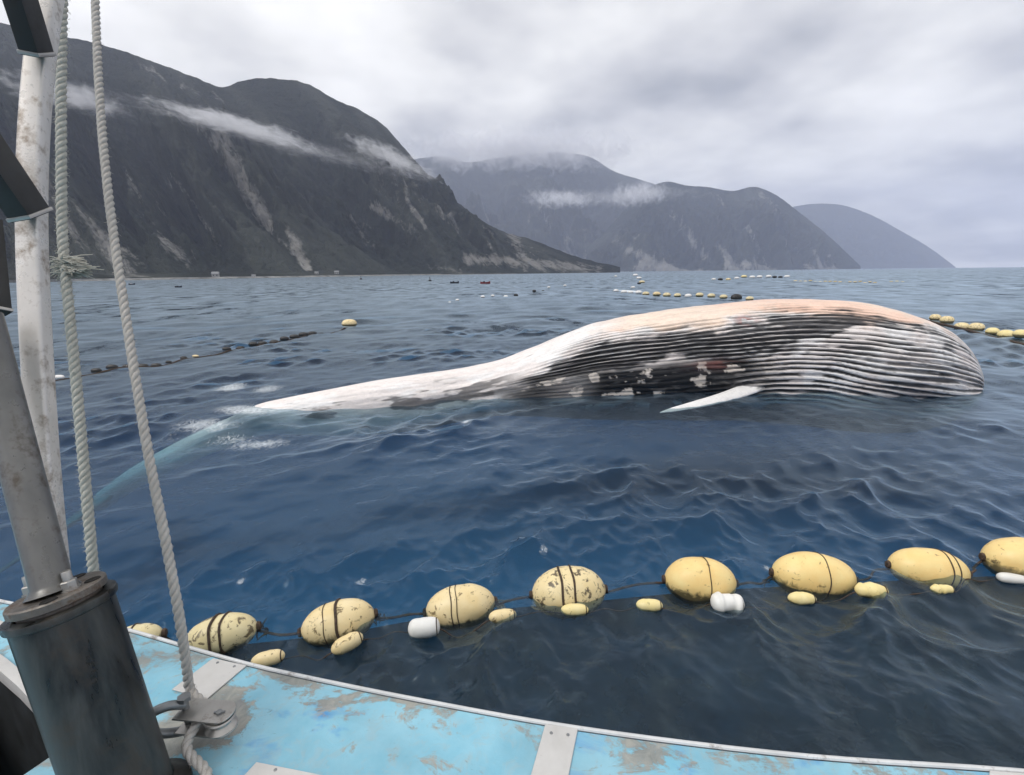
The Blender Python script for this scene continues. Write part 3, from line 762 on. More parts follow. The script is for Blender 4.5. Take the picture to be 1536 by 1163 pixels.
def float_mesh(name, L, R, pw=2.3, n=36, trunc=0.985, dent=0.0, seed=0):
    prof = []
    for i in range(25):
        t = -trunc + 2 * trunc * i / 24
        t = math.sin(t * math.pi / 2 * 0.999) if False else t
        prof.append((R * (1 - abs(t) ** pw) ** 0.56, t * L / 2))
    prof = [(0, -trunc * L / 2 - 0.004)] + prof + [(0, trunc * L / 2 + 0.004)]
    bm = bmesh.new(); bm_lathe(bm, prof, n, axis=Vector((1, 0, 0)))
    if dent:
        for v in bm.verts:
            d = 1 + dent * (vnoise(v.co.x * 9 / max(L, .1) + v.co.y * 5, v.co.z * 12 + 7, seed) - 0.5)
            v.co.y *= d; v.co.z *= d
    me = bpy.data.meshes.new(name); bmesh.ops.recalc_face_normals(bm, faces=bm.faces[:]); bm.to_mesh(me); bm.free()
    me.polygons.foreach_set('use_smooth', np.ones(len(me.polygons), bool))
    return me
def ring_pts(x, R, slant, n=40, jit=0.0, seed=0):
    rr_ = random.Random(seed)
    return [Vector((x + slant * math.cos(2*math.pi*k/n) + rr_.uniform(-jit, jit), R * math.cos(2*math.pi*k/n), R * math.sin(2*math.pi*k/n))) for k in range(n + 1)]
def prof_r(L, R, x, pw=2.3): return R * (1 - min(1, abs(2 * x / L)) ** pw) ** 0.56
def weed_mesh(n, spread, length, seed, droop=0.5):
    rr_ = random.Random(seed); bm = bmesh.new()
    for i in range(n):
        p = Vector((rr_.gauss(0, spread), rr_.gauss(0, spread), rr_.gauss(0, spread * 0.4)))
        d = Vector((rr_.gauss(0, 1), rr_.gauss(0, 1), rr_.gauss(0, 0.3))).normalized()
        pts = [p.copy()]
        for k in range(5):
            d = (d + Vector((rr_.gauss(0, .5), rr_.gauss(0, .5), rr_.gauss(-0.1 * droop, .25)))).normalized()
            p = p + d * length / 5; p.z = min(p.z, -0.01); pts.append(p.copy())
        bm_tube(bm, pts, [0.006, 0.007, 0.007, 0.006, 0.005, 0.002], 5)
    return bm
BIG = [  # u, v, length px, height ratio, yaw deg, pitch, material, bands [(x frac, slant, thick)], weed ends, label
    (205, 951, 74, .56, 18, 2, 'dull', [(0.0, .02, .008)], 0, 'dull yellow net float mostly hidden behind the blue gunwale and steel socket'),
    (333, 944, 106, .56, 17, 3, 'dull', [(-.02, .035, .012), (.05, .035, .010)], 1, 'faded yellow oval net float with brown double lashing, behind the hanging white rope'),
    (508, 926, 112, .56, 17, 4, 'yellow', [(.02, .03, .013), (-.07, .02, .004)], 1, 'large yellow oval net float with one broad brown lashing, beside a tilted small yellow float'),
    (691, 902, 116, .54, 10, 3, 'yellow', [(-.06, .01, .005), (-.02, .012, .004)], 1, 'large yellow oval net float with pale fraying end, above the round white float'),
    (853, 880, 114, .58, 4, 2, 'stained', [(-.06, .0, .011), (.02, .0, .010)], 0, 'dirty yellow net float blotched with black and tied by two dark bands'),
    (1050, 864, 116, .60, -4, -2, 'orange', [(0.02, -.01, .005)], 0, 'plump clean orange-yellow net float above the crumpled white float'),
    (1220, 856, 122, .54, -6, -3, 'orange', [(0.02, -.02, .006)], 1, 'large orange-yellow net float with a dark weedy end wrapped in rope'),
    (1392, 846, 122, .54, -8, -4, 'orange', [(.05, -.03, .006), (.10, -.03, .006)], 0, 'large yellow net float with two thin rope lines and a dark rope eye'),
    (1541, 835, 118, .54, -10, -3, 'orange', [(.10, -.03, .005)], 0, 'large orange-yellow net float beside the flat white float')]
SMALL = [
    (402, 988, 46, .46, 14, 4, 'yellow', 'small smooth yellow net float just off the gunwale'),
    (521, 965, 46, .50, 34, 6, 'yellow', 'small tilted yellow net float with brown lower end'),
    (636, 942, 46, .60, 8, 2, 'white', 'small round white net float'),
    (754, 924, 40, .46, 10, 0, 'yellow', 'small yellow net float against the fraying end of a big float'),
    (862, 915, 40, .42, 0, 0, 'lemon', 'small yellow net float under the blotched double-banded float'),
    (974, 908, 38, .46, -3, 0, 'lemon', 'small plain yellow net float lying between two big floats in open water'),
    (1091, 905, 46, .58, -8, 0, 'white', 'crumpled white block-shaped net float'),
    (1203, 898, 40, .42, -4, 0, 'lemon', 'small pale yellow net float awash under the weedy orange float'),
    (1307, 886, 44, .48, -6, 0, 'lemon', 'small dented lemon-yellow net float in swirling water between two big floats'),
    (1413, 884, 32, .42, -5, 0, 'lemon', 'small lemon-yellow net float under the float with two rope lines'),
    (1521, 868, 44, .34, -12, 0, 'white', 'flat white net float')]
GB, GS = 'large floats along the near net line', 'small floats along the near net line'
big_pos, small_pos = [], []
for i, (u, v, Lp, hr, yaw, pit, mk, bands, weed, label) in enumerate(BIG):
    P = on_z(np.array(float(u)), np.array(float(v)), 0.09)
    dep = float((P - CAM) @ vF); L = Lp * dep / F * (0.96 + 0.05 * math.sin(3.3 * i)); R = L * hr / 2 * (1.08 + 0.05 * math.sin(5.1 * i))
    z = sea_z(P[0], P[1]) * 0.7 + R * (0.07 + 0.08 * math.sin(1.7 * i))
    P = on_z(np.array(float(u)), np.array(float(v) + 8), z + 0.0)
    o = link('net_float', float_mesh('net_float', L, R, 2.3, dent=0.05, seed=i), MF[mk])
    o.location = V3(P); o.rotation_euler = (0.12 * math.sin(2.1 * i), math.radians(-pit), math.radians(yaw))
    tag(o, label, 'float', GB)
    big_pos.append((V3(P), L, yaw))
    for k, (xf, sl_, th_) in enumerate(bands):
        bm = bmesh.new(); x0 = xf * L * 2
        pts = []
        for q_ in range(49):
            a = 2 * math.pi * q_ / 48; xx = x0 + sl_ * math.cos(a + 0.6) + 0.004 * math.sin(5 * a + i)
            r_ = prof_r(L, R, xx) * 1.012 + 0.001
            pts.append((xx, r_ * math.cos(a), r_ * math.sin(a)))
        bm_tube(bm, pts, th_, 6, caps=False)
        bm_to('lashing', bm, MROPE_DARK, o)
    for s_ in (-1, 1):
        bm = bmesh.new()
        bm_lathe(bm, [(0.0, 0), (0.034, 0.0), (0.042, 0.012), (0.034, 0.03), (0.018, 0.034), (0.0, 0.034)], 14, Vector((s_ * (L * 0.485), 0, 0)), Vector((s_, 0, 0)))
        bm_to('end_eye', bm, MROPE_DARK, o)
    if weed:
        side = -1 if i in (5, 6, 7) else 1
        bm = weed_mesh(24 if i == 3 else 9, 0.035, 0.10 if i != 3 else 0.13, 40 + i)
        for vv in bm.verts:
            vv.co.x += side * L * 0.49; vv.co.z -= 0.05
        bm_to('weed', bm, MWEED if i != 3 else MLINE_PALE, o)
for i, (u, v, Lp, hr, yaw, pit, mk, label) in enumerate(SMALL):
    P = on_z(np.array(float(u)), np.array(float(v)), 0.03)
    dep = float((P - CAM) @ vF); L = Lp * dep / F * 1.05; R = L * hr / 2
    z = sea_z(P[0], P[1]) * 0.7 + R * (0.45 if i < 3 else 0.2)
    P = on_z(np.array(float(u)), np.array(float(v)), z)
    o = link('small_net_float', float_mesh('small_net_float', L, R, 5.5 if mk == 'white' else 3.0, 24, 0.97, 0.35 if i in (6, 7, 8, 9) else 0.08, 20 + i), MF[mk])
    o.location = V3(P); o.rotation_euler = (0.2, math.radians(-pit), math.radians(yaw))
    tag(o, label, 'float', GS)
    small_pos.append((V3(P), L, yaw))
    bm = bmesh.new()
    r_ = R * 0.98
    bm_tube(bm, ring_pts(L * 0.40, prof_r(L, R, L * 0.40, 5.5 if mk == 'white' else 3.0) * 1.0, 0.0, 20), 0.005, 5, caps=False)
    bm_to('lashing', bm, MROPE_DARK, o)

def rope_through(name, pos, m, rad, label, sag, lead):
    pts = [pos[0][0] + Vector((-lead, -0.05, -0.2))]
    for a, b_ in zip(pos, pos[1:]):
        pa = a[0] + Vector((math.cos(math.radians(a[2])), math.sin(math.radians(a[2])), 0)) * a[1] * 0.5
        pb = b_[0] - Vector((math.cos(math.radians(b_[2])), math.sin(math.radians(b_[2])), 0)) * b_[1] * 0.5
        pts += [a[0] - Vector((0, 0, 0.02)), pa - Vector((0, 0, 0.03))]
        for f_ in (0.33, 0.67):
            q_ = pa.lerp(pb, f_); q_.z = sea_z(q_.x, q_.y) - sag * (0.6 + 0.8 * random.random()); q_.y += random.uniform(-.04, .04); pts.append(q_)
        pts.append(pb - Vector((0, 0, 0.03)))
    pts.append(pos[-1][0]); pts.append(pos[-1][0] + Vector((lead, -0.1, -0.2)))
    P = spline(pts, len(pts) * 7)
    bm = bmesh.new(); bm_tube(bm, [V3(p) for p in P], rad, 7)
    tag(bm_to(name, bm, m), label, 'rope')
random.seed(5)
rope_through('float_rope', big_pos, MROPE_DARK, 0.012, 'dark tarred rope threading the large yellow floats', 0.05, 0.8)
rope_through('lead_rope', small_pos, MROPE_DARK, 0.006, 'thin dark line threading the small yellow and white floats', 0.03, 0.5)

# net hanging below the float line, spread boatward as a dark sheet to darken the near water
def net():
    ax = np.array([p[0].x for p in big_pos]); ay = np.array([p[0].y for p in big_pos])
    nx, nr = 220, 70
    xs, ts = np.meshgrid(np.linspace(ax[0] - .5, ax[-1] + 1.2, nx), np.linspace(0, 1, nr), indexing='xy')
    yl = np.interp(xs, ax, ay) - 0.03
    X_ = xs + 0.30 * (fbm(xs * 1.5, ts * 4, 3, 13) - .5) * sstep(0, .15, ts)
    Y_ = yl - 2.9 * ts + 0.30 * (fbm(xs * 1.7, ts * 5, 3, 3) - .5) * sstep(0, .15, ts)
    Z_ = -0.10 - 0.60 * ts ** .6 + 0.34 * (ridged(xs * 0.9 + ts, ts * 2.6, 3, 9) - .55) * sstep(0, .2, ts)
    me = np_mesh('fishing_net', np.stack([X_, Y_, np.minimum(Z_, -0.08)], -1).reshape(-1, 3), grid_quads(nr, nx))
    b = NB('black_net_webbing'); co = b.coord()
    c = b.ramp(b.noise(co, 3.5, 5, 0.65), [(0.3, (0.016, 0.016, 0.017)), (0.6, (0.045, 0.042, 0.038)), (0.8, (0.085, 0.078, 0.062))])
    web = b.bsdf(c, 0.9, normal=b.bump(b.noise(co, 40, 3), 0.5, 0.02), spec=0.1)
    gap = b.add('ShaderNodeBsdfTransparent')
    k = b.ramp(b.noise(co, 2.2, 4, 0.6), [(0.35, 0.06), (0.75, 0.22)])       # open weave, finer than the eye resolves here
    m = b.done(b.add('ShaderNodeMixShader', {0: k, 1: web, 2: gap}))
    tag(link('fishing_net', me, m), 'dark fine-meshed fishing net hanging in folds under water below the near floats', 'net')
net()

# ---- distant float lines
far_me = {}
def far_float(u, v, wpx, mk, label, group, hr=0.55, lift=0.15, yaw=0.0, cap=9.0, name='net_float'):
    P = on_z(np.array(float(u)), np.array(float(v)), 0.0)
    dep = float((P - CAM) @ vF); L = min(wpx * dep / F, cap)
    key = (mk, round(hr, 2))
    if key not in far_me:
        me = float_mesh('distant_float', 1.0, hr / 2, 2.6, 16); me.materials.append(MF[mk]); far_me[key] = me
    o = bpy.data.objects.new(name, far_me[key]); col.objects.link(o)
    o.location = (P[0], P[1], sea_z(P[0], P[1]) + L * lift); o.scale = (L, L, L); o.rotation_euler = (0, 0, math.radians(yaw))
    tag(o, label, 'float', group)
    return o
def c4(x, y): return 80 + x / 3.072, 395 + y / 3.072
for (x, y, wd) in ((200, 508, 15), (273, 496, 17), (340, 487, 12), (410, 474, 17), (472, 463, 16), (530, 449, 9), (600, 436, 10), (800, 404, 13), (862, 395, 13), (922, 384, 14), (965, 376, 14), (1018, 366, 15),
                   (1066, 356, 14), (1112, 349, 15), (1154, 342, 15), (1194, 335, 14), (1234, 325, 11)):
    far_float(*c4(x, y), wd, 'black', 'black float in the dark float line beyond the whale tail', 'black floats beyond the whale tail', 0.5, 0.10, yaw=8)
far_float(*c4(655, 427), 10, 'yellow', 'low tan float awash in the gap of the black float line', None, 0.4, 0.05)
far_float(*c4(1365, 292), 22, 'yellow', 'single large cream-yellow float at the end of the black float line', None, 0.6, 0.2, yaw=15)
far_float(*c4(30, 538), 16, 'white', 'pale float beside the steel post at the other end of the black float line', None, 0.45, 0.1)
pts = [V3(on_z(np.array(c4(x, y)[0]), np.array(c4(x, y)[1]), 0.02)) for x, y in ((-60, 552), (30, 540), (200, 510), (410, 476), (600, 438), (800, 406), (1018, 368), (1234, 327), (1365, 298))]
bm = bmesh.new(); bm_tube(bm, [Vector((p[0], p[1], sea_z(p[0], p[1]) - 0.01)) for p in spline(pts, 160)], 0.035, 6)
tag(bm_to('float_rope', bm, MROPE_DARK), 'brown rope joining the black floats beyond the whale tail', 'rope')
def c5(x, y): return 520 + x / 3.49, 395 + y / 3.49
for (x, y, wd, mk) in ((540, 207, 4, 'white'), (580, 199, 6, 'white'), (713, 183, 7, 'white'), (765, 178, 6, 'white'), (833, 175, 7, 'white'), (886, 171, 7, 'black'), (982, 154, 6, 'black'), (1028, 145, 5, 'black'), (1058, 134, 5, 'white'), (1143, 123, 5, 'white')):
    far_float(*c5(x, y), wd, mk, 'tiny %s float in the sparse line on open water left of the whale hump' % mk if False else 'tiny %s float in the sparse line off the whale back' % mk, 'sparse far floats off the whale back', 0.6, 0.2)
def c6(x, y): return 880 + x / 2.954, 395 + y / 2.954
for (x, y, wd, mk) in ((130, 127, 8, 'white'), (165, 131, 9, 'white'), (195, 133, 8, 'white'), (230, 136, 10, 'white'), (262, 140, 11, 'dull'), (310, 145, 12, 'stained'), (355, 146, 12, 'dull'), (402, 148, 11, 'dull'), (450, 148, 11, 'white'), (500, 149, 12, 'dull'), (552, 152, 12, 'dull'), (606, 157, 12, 'dull'), (722, 164, 12, 'dull')):
    far_float(*c6(x, y), wd, mk, '%s float in the line running behind the whale hump' % {'white': 'white', 'dull': 'pale yellow', 'stained': 'dark-stained'}[mk], 'float line behind the whale hump', 0.6, 0.2)
far_float(*c6(663, 160), 17, 'black', 'big round black float just behind the whale hump', None, 0.62, 0.22, name='black_float')
for (x, y, wd, mk) in ((205, 112, 7, 'white'), (245, 88, 9, 'dull'), (232, 71, 8, 'white'), (216, 57, 8, 'white'), (232, 95, 6, 'black'), (128, 61, 5, 'white')):
    far_float(*c6(x, y), wd, mk, '%s float in the short line leading away toward the cliffs' % {'white': 'white', 'dull': 'pale yellow', 'black': 'black'}[mk], 'float line toward the cliffs', 0.5, 0.15)
for (x, y, wd, mk) in ((563, 75, 7, 'white'), (592, 76, 8, 'black'), (627, 75, 8, 'stained'), (665, 71, 8, 'white'), (697, 64, 9, 'lemon'), (733, 66, 9, 'white'), (766, 66, 9, 'white'), (806, 64, 9, 'white'), (832, 66, 7, 'black'), (858, 65, 7, 'black'), (888, 63, 9, 'white')):
    far_float(*c6(x, y), wd, mk, '%s float in the far raft of floats below the grey headland' % {'white': 'white', 'black': 'black', 'stained': 'dark-stained', 'lemon': 'yellow'}[mk], 'far raft of floats', 0.5, 0.15)
for k in range(17):
    far_float(*c6(925 + k * 22, 79 + k * 0.55), 6, 'stained', 'low brown float in the thin dark line beyond the whale', 'thin dark far float line', 0.35, 0.06)
for (x, y) in ((1350, 82), (1375, 81), (1400, 82)):
    far_float(*c6(x, y), 6, 'dull', 'faint pale float past the end of the thin dark line', 'faint floats past the dark line', 0.3, 0.03)
def c7(x, y): return 1350 + x / 8.258, 440 + y / 8.258
for (x, y, wd, mk, lab) in ((430, 350, 15, 'stained', 'white-topped dirty float touching the whale outline near the snout'), (575, 375, 18, 'stained', 'rusty amber float with black underside next to the whale snout'),
                  (765, 420, 19, 'stained', 'brown and black stained float, third out from the whale snout'), (940, 460, 20, 'stained', 'dark brown stained float touching the first yellow one'), (1135, 525, 17, 'lemon', 'smaller lemon-yellow float in the line leaving the whale snout'),
                  (1305, 560, 21, 'lemon', 'biggest bright yellow float in the line leaving the whale snout'), (1475, 605, 19, 'lemon', 'yellow and black float last in the line leaving the whale snout')):
    far_float(*c7(x, y), wd, mk, lab, 'float line leaving the whale snout', 0.72, 0.20, yaw=-35)
pts = [V3(on_z(np.array(c7(x, y)[0]), np.array(c7(x, y)[1]), 0.05)) for x, y in ((200, 300), (430, 365), (765, 440), (1135, 545), (1475, 625), (1900, 740))]
bm = bmesh.new(); bm_tube(bm, [V3(p) for p in spline(pts, 60)], 0.07, 7)
tag(bm_to('float_rope', bm, MROPE_DARK), 'thick black rope under the floats leaving the whale snout', 'rope')

# ---- far skiffs and marker buoys
_b = NB('skiff_dark_hull'); MSK = _b.done(_b.bsdf((0.02, 0.022, 0.03), 0.6))
_b = NB('skiff_red_hull'); MSR = _b.done(_b.bsdf((0.25, 0.035, 0.03), 0.6))
_b = NB('skiff_white'); MSW = _b.done(_b.bsdf((0.6, 0.6, 0.6), 0.6))
def skiff(u, v, wpx, m, m2, label):
    P = on_z(np.array(float(u)), np.array(float(v)), 0.0); dep = float((P - CAM) @ vF); L = wpx * dep / F
    root = empty('skiff', V3(P), (0, 0, 0.05))
    bm = bmesh.new(); st = []
    for i in range(9):
        t = i / 8; x = (t - .5) * L; wd = 0.16 * L * math.sin(math.pi * min(1, 0.12 + t * 0.88) ** 0.8) ** 0.6 + 0.01
        sh = 0.16 * L + 0.10 * L * abs(t - .45) ** 2 * 4
        st.append([bm.verts.new(p) for p in ((x, -wd, sh), (x, -wd * .8, 0.02 * L), (x, 0, -0.05 * L), (x, wd * .8, .02 * L), (x, wd, sh), (x, wd * .8, sh * .7), (x, 0, sh * .6), (x, -wd * .8, sh * .7))])
    for a, c in zip(st, st[1:]):
        for k in range(8): bm.faces.new((a[k], a[(k+1) % 8], c[(k+1) % 8], c[k]))
    bm.faces.new(st[0]); bm.faces.new(st[-1][::-1])
    bm_to('hull', bm, m, root)
    bm = bmesh.new(); bm_box(bm, (-L * .12, 0, L * .20), L * .2, L * .16, L * .12, bevel=L * .01); bm_to('engine_box', bm, m2, root)
    bm = bmesh.new(); bm_box(bm, (L * .15, 0, L * .15), L * .07, L * .28, L * .03); bm_to('thwart', bm, m2, root)
    tag(root, label, 'boat', 'small craft off the beach')
skiff(682, 425.5, 13, MSK, MSK, 'small dark skiff lying off the cliffs')
skiff(728, 426, 15, MSR, MSK, 'small reddish skiff lying off the cliffs')
skiff(198, 427.5, 9, MSK, MSW, 'tiny dark boat close to the beach')
skiff(268, 431.5, 10, MSK, MSK, 'tiny low dark boat out from the beach')
def marker(u, v, hpx, label):
    P = on_z(np.array(float(u)), np.array(float(v)), 0.0); dep = float((P - CAM) @ vF); s_ = hpx * dep / F
    root = empty('marker_buoy', V3(P))
    bm = bmesh.new(); bm_lathe(bm, [(0, -.2*s_), (.30*s_, -.15*s_), (.42*s_, .1*s_), (.36*s_, .3*s_), (.1*s_, .42*s_), (0, .42*s_)], 16); bm_to('buoy_body', bm, MF['black'], root)
    bm = bmesh.new(); bm_tube(bm, [(0, 0, .4*s_), (0, 0, 1.1*s_)], .07*s_, 6); bm_to('staff', bm, MF['black'], root)
    tag(root, label, 'buoy', 'marker buoys off the cliffs')
marker(541.5, 419.5, 5, 'tiny black marker buoy nearer the beach houses')
marker(645, 422, 6, 'tiny black marker buoy beside the dark skiff')

# ---- houses on the coastal strip
_b = NB('house_wall'); MHW = _b.done(_b.bsdf(_b.ramp(_b.noise(_b.coord(), 3, 3), [(0.3, (0.30, 0.30, 0.29)), (0.7, (0.42, 0.42, 0.41))]), 0.85))
_b = NB('house_roof'); MHR = _b.done(_b.bsdf((0.22, 0.225, 0.23), 0.8))
_b = NB('house_window'); MHG = _b.done(_b.bsdf((0.03, 0.035, 0.04), 0.2))
def house(u, y, wpx, label, ridge=0.35):
    d = ray(np.array(float(u)), np.array(410.0)); x = d[0] / d[1] * y
    i = int(np.argmin((NEAR_SLOPE[:, 0] - x) ** 2 + (NEAR_SLOPE[:, 1] - y) ** 2)); z = float(NEAR_SLOPE[i, 2]) - 0.3
    W = wpx * y / F
    root = empty('beach_house', (x, y, z), (0, 0, 0.3))
    bm = bmesh.new(); hh = W * .5; dd = W * .7
    bm_prism(bm, [(-W/2, -dd/2), (W/2, -dd/2), (W/2, dd/2), (-W/2, dd/2)], -1.5, hh); bm_to('wall', bm, MHW, root, smooth=False)
    bm = bmesh.new(); o_ = W * .06; t_ = W * .04
    vs = [bm.verts.new(p) for p in ((-W/2-o_, -dd/2-o_, hh+.01), (W/2+o_, -dd/2-o_, hh+.01), (W/2+o_, dd/2+o_, hh+.01), (-W/2-o_, dd/2+o_, hh+.01), (-W/2-o_, 0, hh+W*ridge), (W/2+o_, 0, hh+W*ridge))]
    for f_ in ((0, 1, 5, 4), (2, 3, 4, 5), (0, 4, 3), (1, 2, 5), (3, 2, 1, 0)): bm.faces.new([vs[k] for k in f_])
    bm_to('roof', bm, MHR, root, smooth=False)
    for k in (-.25, .25):
        bm = bmesh.new(); bm_box(bm, (k * W, -dd/2 - .02, hh * .55), W * .16, .08, hh * .35); bm_to('window', bm, MHG, root, smooth=False)
    tag(root, label, 'house', 'houses on the coastal strip')
house(323, 470, 9, 'small white house alone on the dark coastal strip')
house(380, 500, 5, 'low pale house on the coastal strip beside the white one')
house(505, 640, 6, 'pale shed among gravel heaps at the foot of the slope')
house(475, 610, 5, 'small grey-roofed shed at the end of the gravel heaps')

# ================================================================== THE BOAT WE STAND ON
ZD = H - 1.08
def bp2(u, v, z=None):
    p = on_z(np.array(float(u)), np.array(float(v)), ZD if z is None else z); return Vector((p[0], p[1], p[2]))
def paint_material():
    b = NB('worn_blue_deck_paint'); co = b.coord('Object')
    n = b.noise(co, 6.0, 5, 0.6); n2_ = b.noise(co, 22.0, 6, 0.7, 0.8); n3 = b.noise(b.mapped(co, (0.8, 1.5, 1)), 5.2, 7, 0.74, 0.7)
    c = b.mixc(b.ramp(n, [(0.35, 0.0), (0.65, 1.0)]), (0.20, 0.47, 0.60), (0.30, 0.56, 0.67))
    # deeper blue repaint smears
    n4 = b.noise(b.mapped(co, (1, 1.6, 1)), 4.4, 5, 0.6, 0.4)
    c = b.mixc(b.math('MULTIPLY', b.ramp(n4, [(0.56, 0.0), (0.68, 1.0)]), 0.75), c, (0.05, 0.25, 0.60))
    # thin chalky wear
    c = b.mixc(b.math('MULTIPLY', b.ramp(n2_, [(0.50, 0.0), (0.62, 1.0)]), 0.40), c, (0.36, 0.47, 0.50))
    # bare brown wood and grime patches, flaked edges
    k = b.math('ADD', b.math('MULTIPLY', n3, 0.72), b.math('MULTIPLY', n2_, 0.28))
    wn_ = b.attr('wear')
    k = b.math('ADD', k, wn_.outputs['Fac'])
    kb = b.ramp(k, [(0.545, 0.0), (0.60, 1.0)])
    grime = b.mixc(b.ramp(n2_, [(0.3, 0.0), (0.7, 1.0)]), (0.17, 0.14, 0.11), (0.40, 0.36, 0.30))
    c = b.mixc(b.math('MULTIPLY', kb, 0.85), c, grime)
    # scratches
    vs = b.noise(b.mapped(co, (1.3, 3.2, 1)), 9.0, 7, 0.78, 2.2)
    c = b.mixc(b.math('MULTIPLY', b.ramp(vs, [(0.63, 0.0), (0.70, 1.0)]), 0.7), c, (0.07, 0.06, 0.055))
    gr = b.noise(co, 1.9, 5, 0.65, 0.6)
    c = b.mixc(b.math('MULTIPLY', b.ramp(gr, [(0.42, 0.0), (0.70, 1.0)]), 0.45), c, (0.15, 0.24, 0.28))
    h = b.math('SUBTRACT', n2_, b.math('MULTIPLY', kb, 0.8))
    bs = b.bsdf(c, 0.5, normal=b.bump(h, 0.35, 0.004), spec=0.35)
    b.l.new(b.ramp(n2_, [(0.3, 0.38), (0.7, 0.68)]).outputs[0], bs.inputs['Roughness'])
    return b.done(bs)
MPAINT = paint_material()
def steel(name, c0, c1, rust, rough, metal, amount=0.0, scale=7.0):
    b = NB(name); co = b.coord('Object')
    n = b.noise(b.mapped(co, (1, 1, 0.35)), scale, 5, 0.62, 0.3); n2_ = b.noise(co, scale * 4, 5, 0.7)
    c = b.mixc(b.ramp(n, [(0.3, 0.0), (0.7, 1.0)]), c0, c1)
    k = b.ramp(b.math('ADD', b.math('MULTIPLY', n, 0.45), b.math('MULTIPLY', n2_, 0.55)), [(0.56 - amount, 0.0), (0.66 - amount, 1.0)])
    c = b.mixc(b.math('MULTIPLY', k, 0.8), c, rust)
    bs = b.bsdf(c, rough, metal, b.bump(n2_, 0.15, 0.002))
    b.l.new(b.ramp(n2_, [(0.3, rough - 0.08), (0.7, rough + 0.2)]).outputs[0], bs.inputs['Roughness'])
    return b.done(bs)
MST = steel('weathered_stainless', (0.30, 0.29, 0.27), (0.50, 0.48, 0.45), (0.12, 0.085, 0.06), 0.34, 0.85)
MSD = steel('dark_oily_steel', (0.006, 0.0065, 0.0065), (0.020, 0.020, 0.019), (0.022, 0.015, 0.010), 0.40, 0.1, 0.02)
MSP = steel('grey_pipe_steel', (0.085, 0.088, 0.088), (0.19, 0.185, 0.175), (0.06, 0.045, 0.032), 0.30, 0.55, 0.02)
MSB = steel('bright_post_steel', (0.56, 0.52, 0.475), (0.82, 0.77, 0.72), (0.22, 0.16, 0.11), 0.28, 0.25, 0.04)
MWP = steel('white_metal_plate', (0.50, 0.49, 0.47), (0.62, 0.61, 0.59), (0.20, 0.12, 0.08), 0.48, 0.15, -0.02)
MRAIL = steel('worn_white_rail', (0.52, 0.53, 0.53), (0.70, 0.71, 0.71), (0.16, 0.12, 0.09), 0.45, 0.1)
MGAL = steel('galvanised_iron', (0.20, 0.21, 0.215), (0.33, 0.34, 0.345), (0.10, 0.08, 0.06), 0.42, 0.7)

boat = empty('fishing_boat', (0, 0, 0))
tag(boat, 'blue painted fishing boat side deck with bolted steel mast', 'boat')
# --- outer edge of the deck
edge_px = [(0, 905), (100, 925), (200, 951), (285, 976), (370, 1000), (500, 1029), (650, 1059), (820, 1090), (1000, 1116), (1200, 1139), (1536, 1163)]
E = [bp2(*p) for p in edge_px]
dL = (E[0] - E[2]).normalized(); dR = (E[-1] - E[-3]).normalized()
E = [E[0] + dL * 2.4 + Vector((0, .35, 0)), E[0] + dL * 1.1 + Vector((0, .06, 0))] + E + [E[-1] + dR * 0.9 - Vector((0, .03, 0)), E[-1] + dR * 2.2 - Vector((0, .22, 0))]
Ed = spline(E, 90); Ed[:, 2] = ZD
Edv = [V3(p) for p in Ed]
hole_px = [(-75, 945), (0, 1000), (34, 1029), (66, 1062), (104, 1098), (98, 1120), (35, 1163), (-60, 1226), (-260, 1226), (-330, 1100)]
Hl = [bp2(*p) for p in hole_px]
# --- deck sheet as a fine grid so wear can vary, clipped by the hold opening
def inside(pt, poly):
    c = False; n = len(poly); j = n - 1
    for i in range(n):
        if (poly[i].y > pt[1]) != (poly[j].y > pt[1]) and pt[0] < (poly[j].x - poly[i].x) * (pt[1] - poly[i].y) / (poly[j].y - poly[i].y) + poly[i].x: c = not c
        j = i
    return c
def deck():
    bm = bmesh.new()
    inner_y = 0.30
    outer = [bm.verts.new(p) for p in Edv]
    inner = [bm.verts.new((p.x, inner_y, ZD)) for p in reversed(Edv)]
    loop = outer + inner
    es = [bm.edges.new((loop[i], loop[(i + 1) % len(loop)])) for i in range(len(loop))]
    hl = [bm.verts.new(p) for p in Hl]
    es += [bm.edges.new((hl[i], hl[(i + 1) % len(hl)])) for i in range(len(hl))]
    bmesh.ops.triangle_fill(bm, use_beauty=True, use_dissolve=False, edges=es, normal=(0, 0, 1))
    bad = [f for f in bm.faces if inside(f.calc_center_median(), Hl)]
    if bad: bmesh.ops.delete(bm, geom=bad, context='FACES_ONLY')
    for _ in range(3):
        lg = [e_ for e_ in bm.edges if e_.calc_length() > 0.06]
        bmesh.ops.subdivide_edges(bm, edges=lg, cuts=1); bmesh.ops.triangulate(bm, faces=bm.faces[:])
    for f in bm.faces:
        if f.normal.z < 0: f.normal_flip()
    me = bpy.data.meshes.new('deck'); bm.to_mesh(me); bm.free()
    co = np.empty(len(me.vertices) * 3); me.vertices.foreach_get('co', co); co = co.reshape(-1, 3)
    ey = np.interp(co[:, 0], Ed[:, 0], Ed[:, 1])
    wear = 0.075 * np.exp(-((ey - co[:, 1]) / 0.040) ** 2) - 0.012
    pad = bp2(318, 1085)      # rubbed patch under the pulley block
    r = np.hypot(co[:, 0] - pad.x, co[:, 1] - pad.y)
    wear = wear + 0.16 * sstep(0.13, 0.085, r)
    set_attr(me, 'wear', wear)
    link('deck', me, MPAINT, boat)
deck()
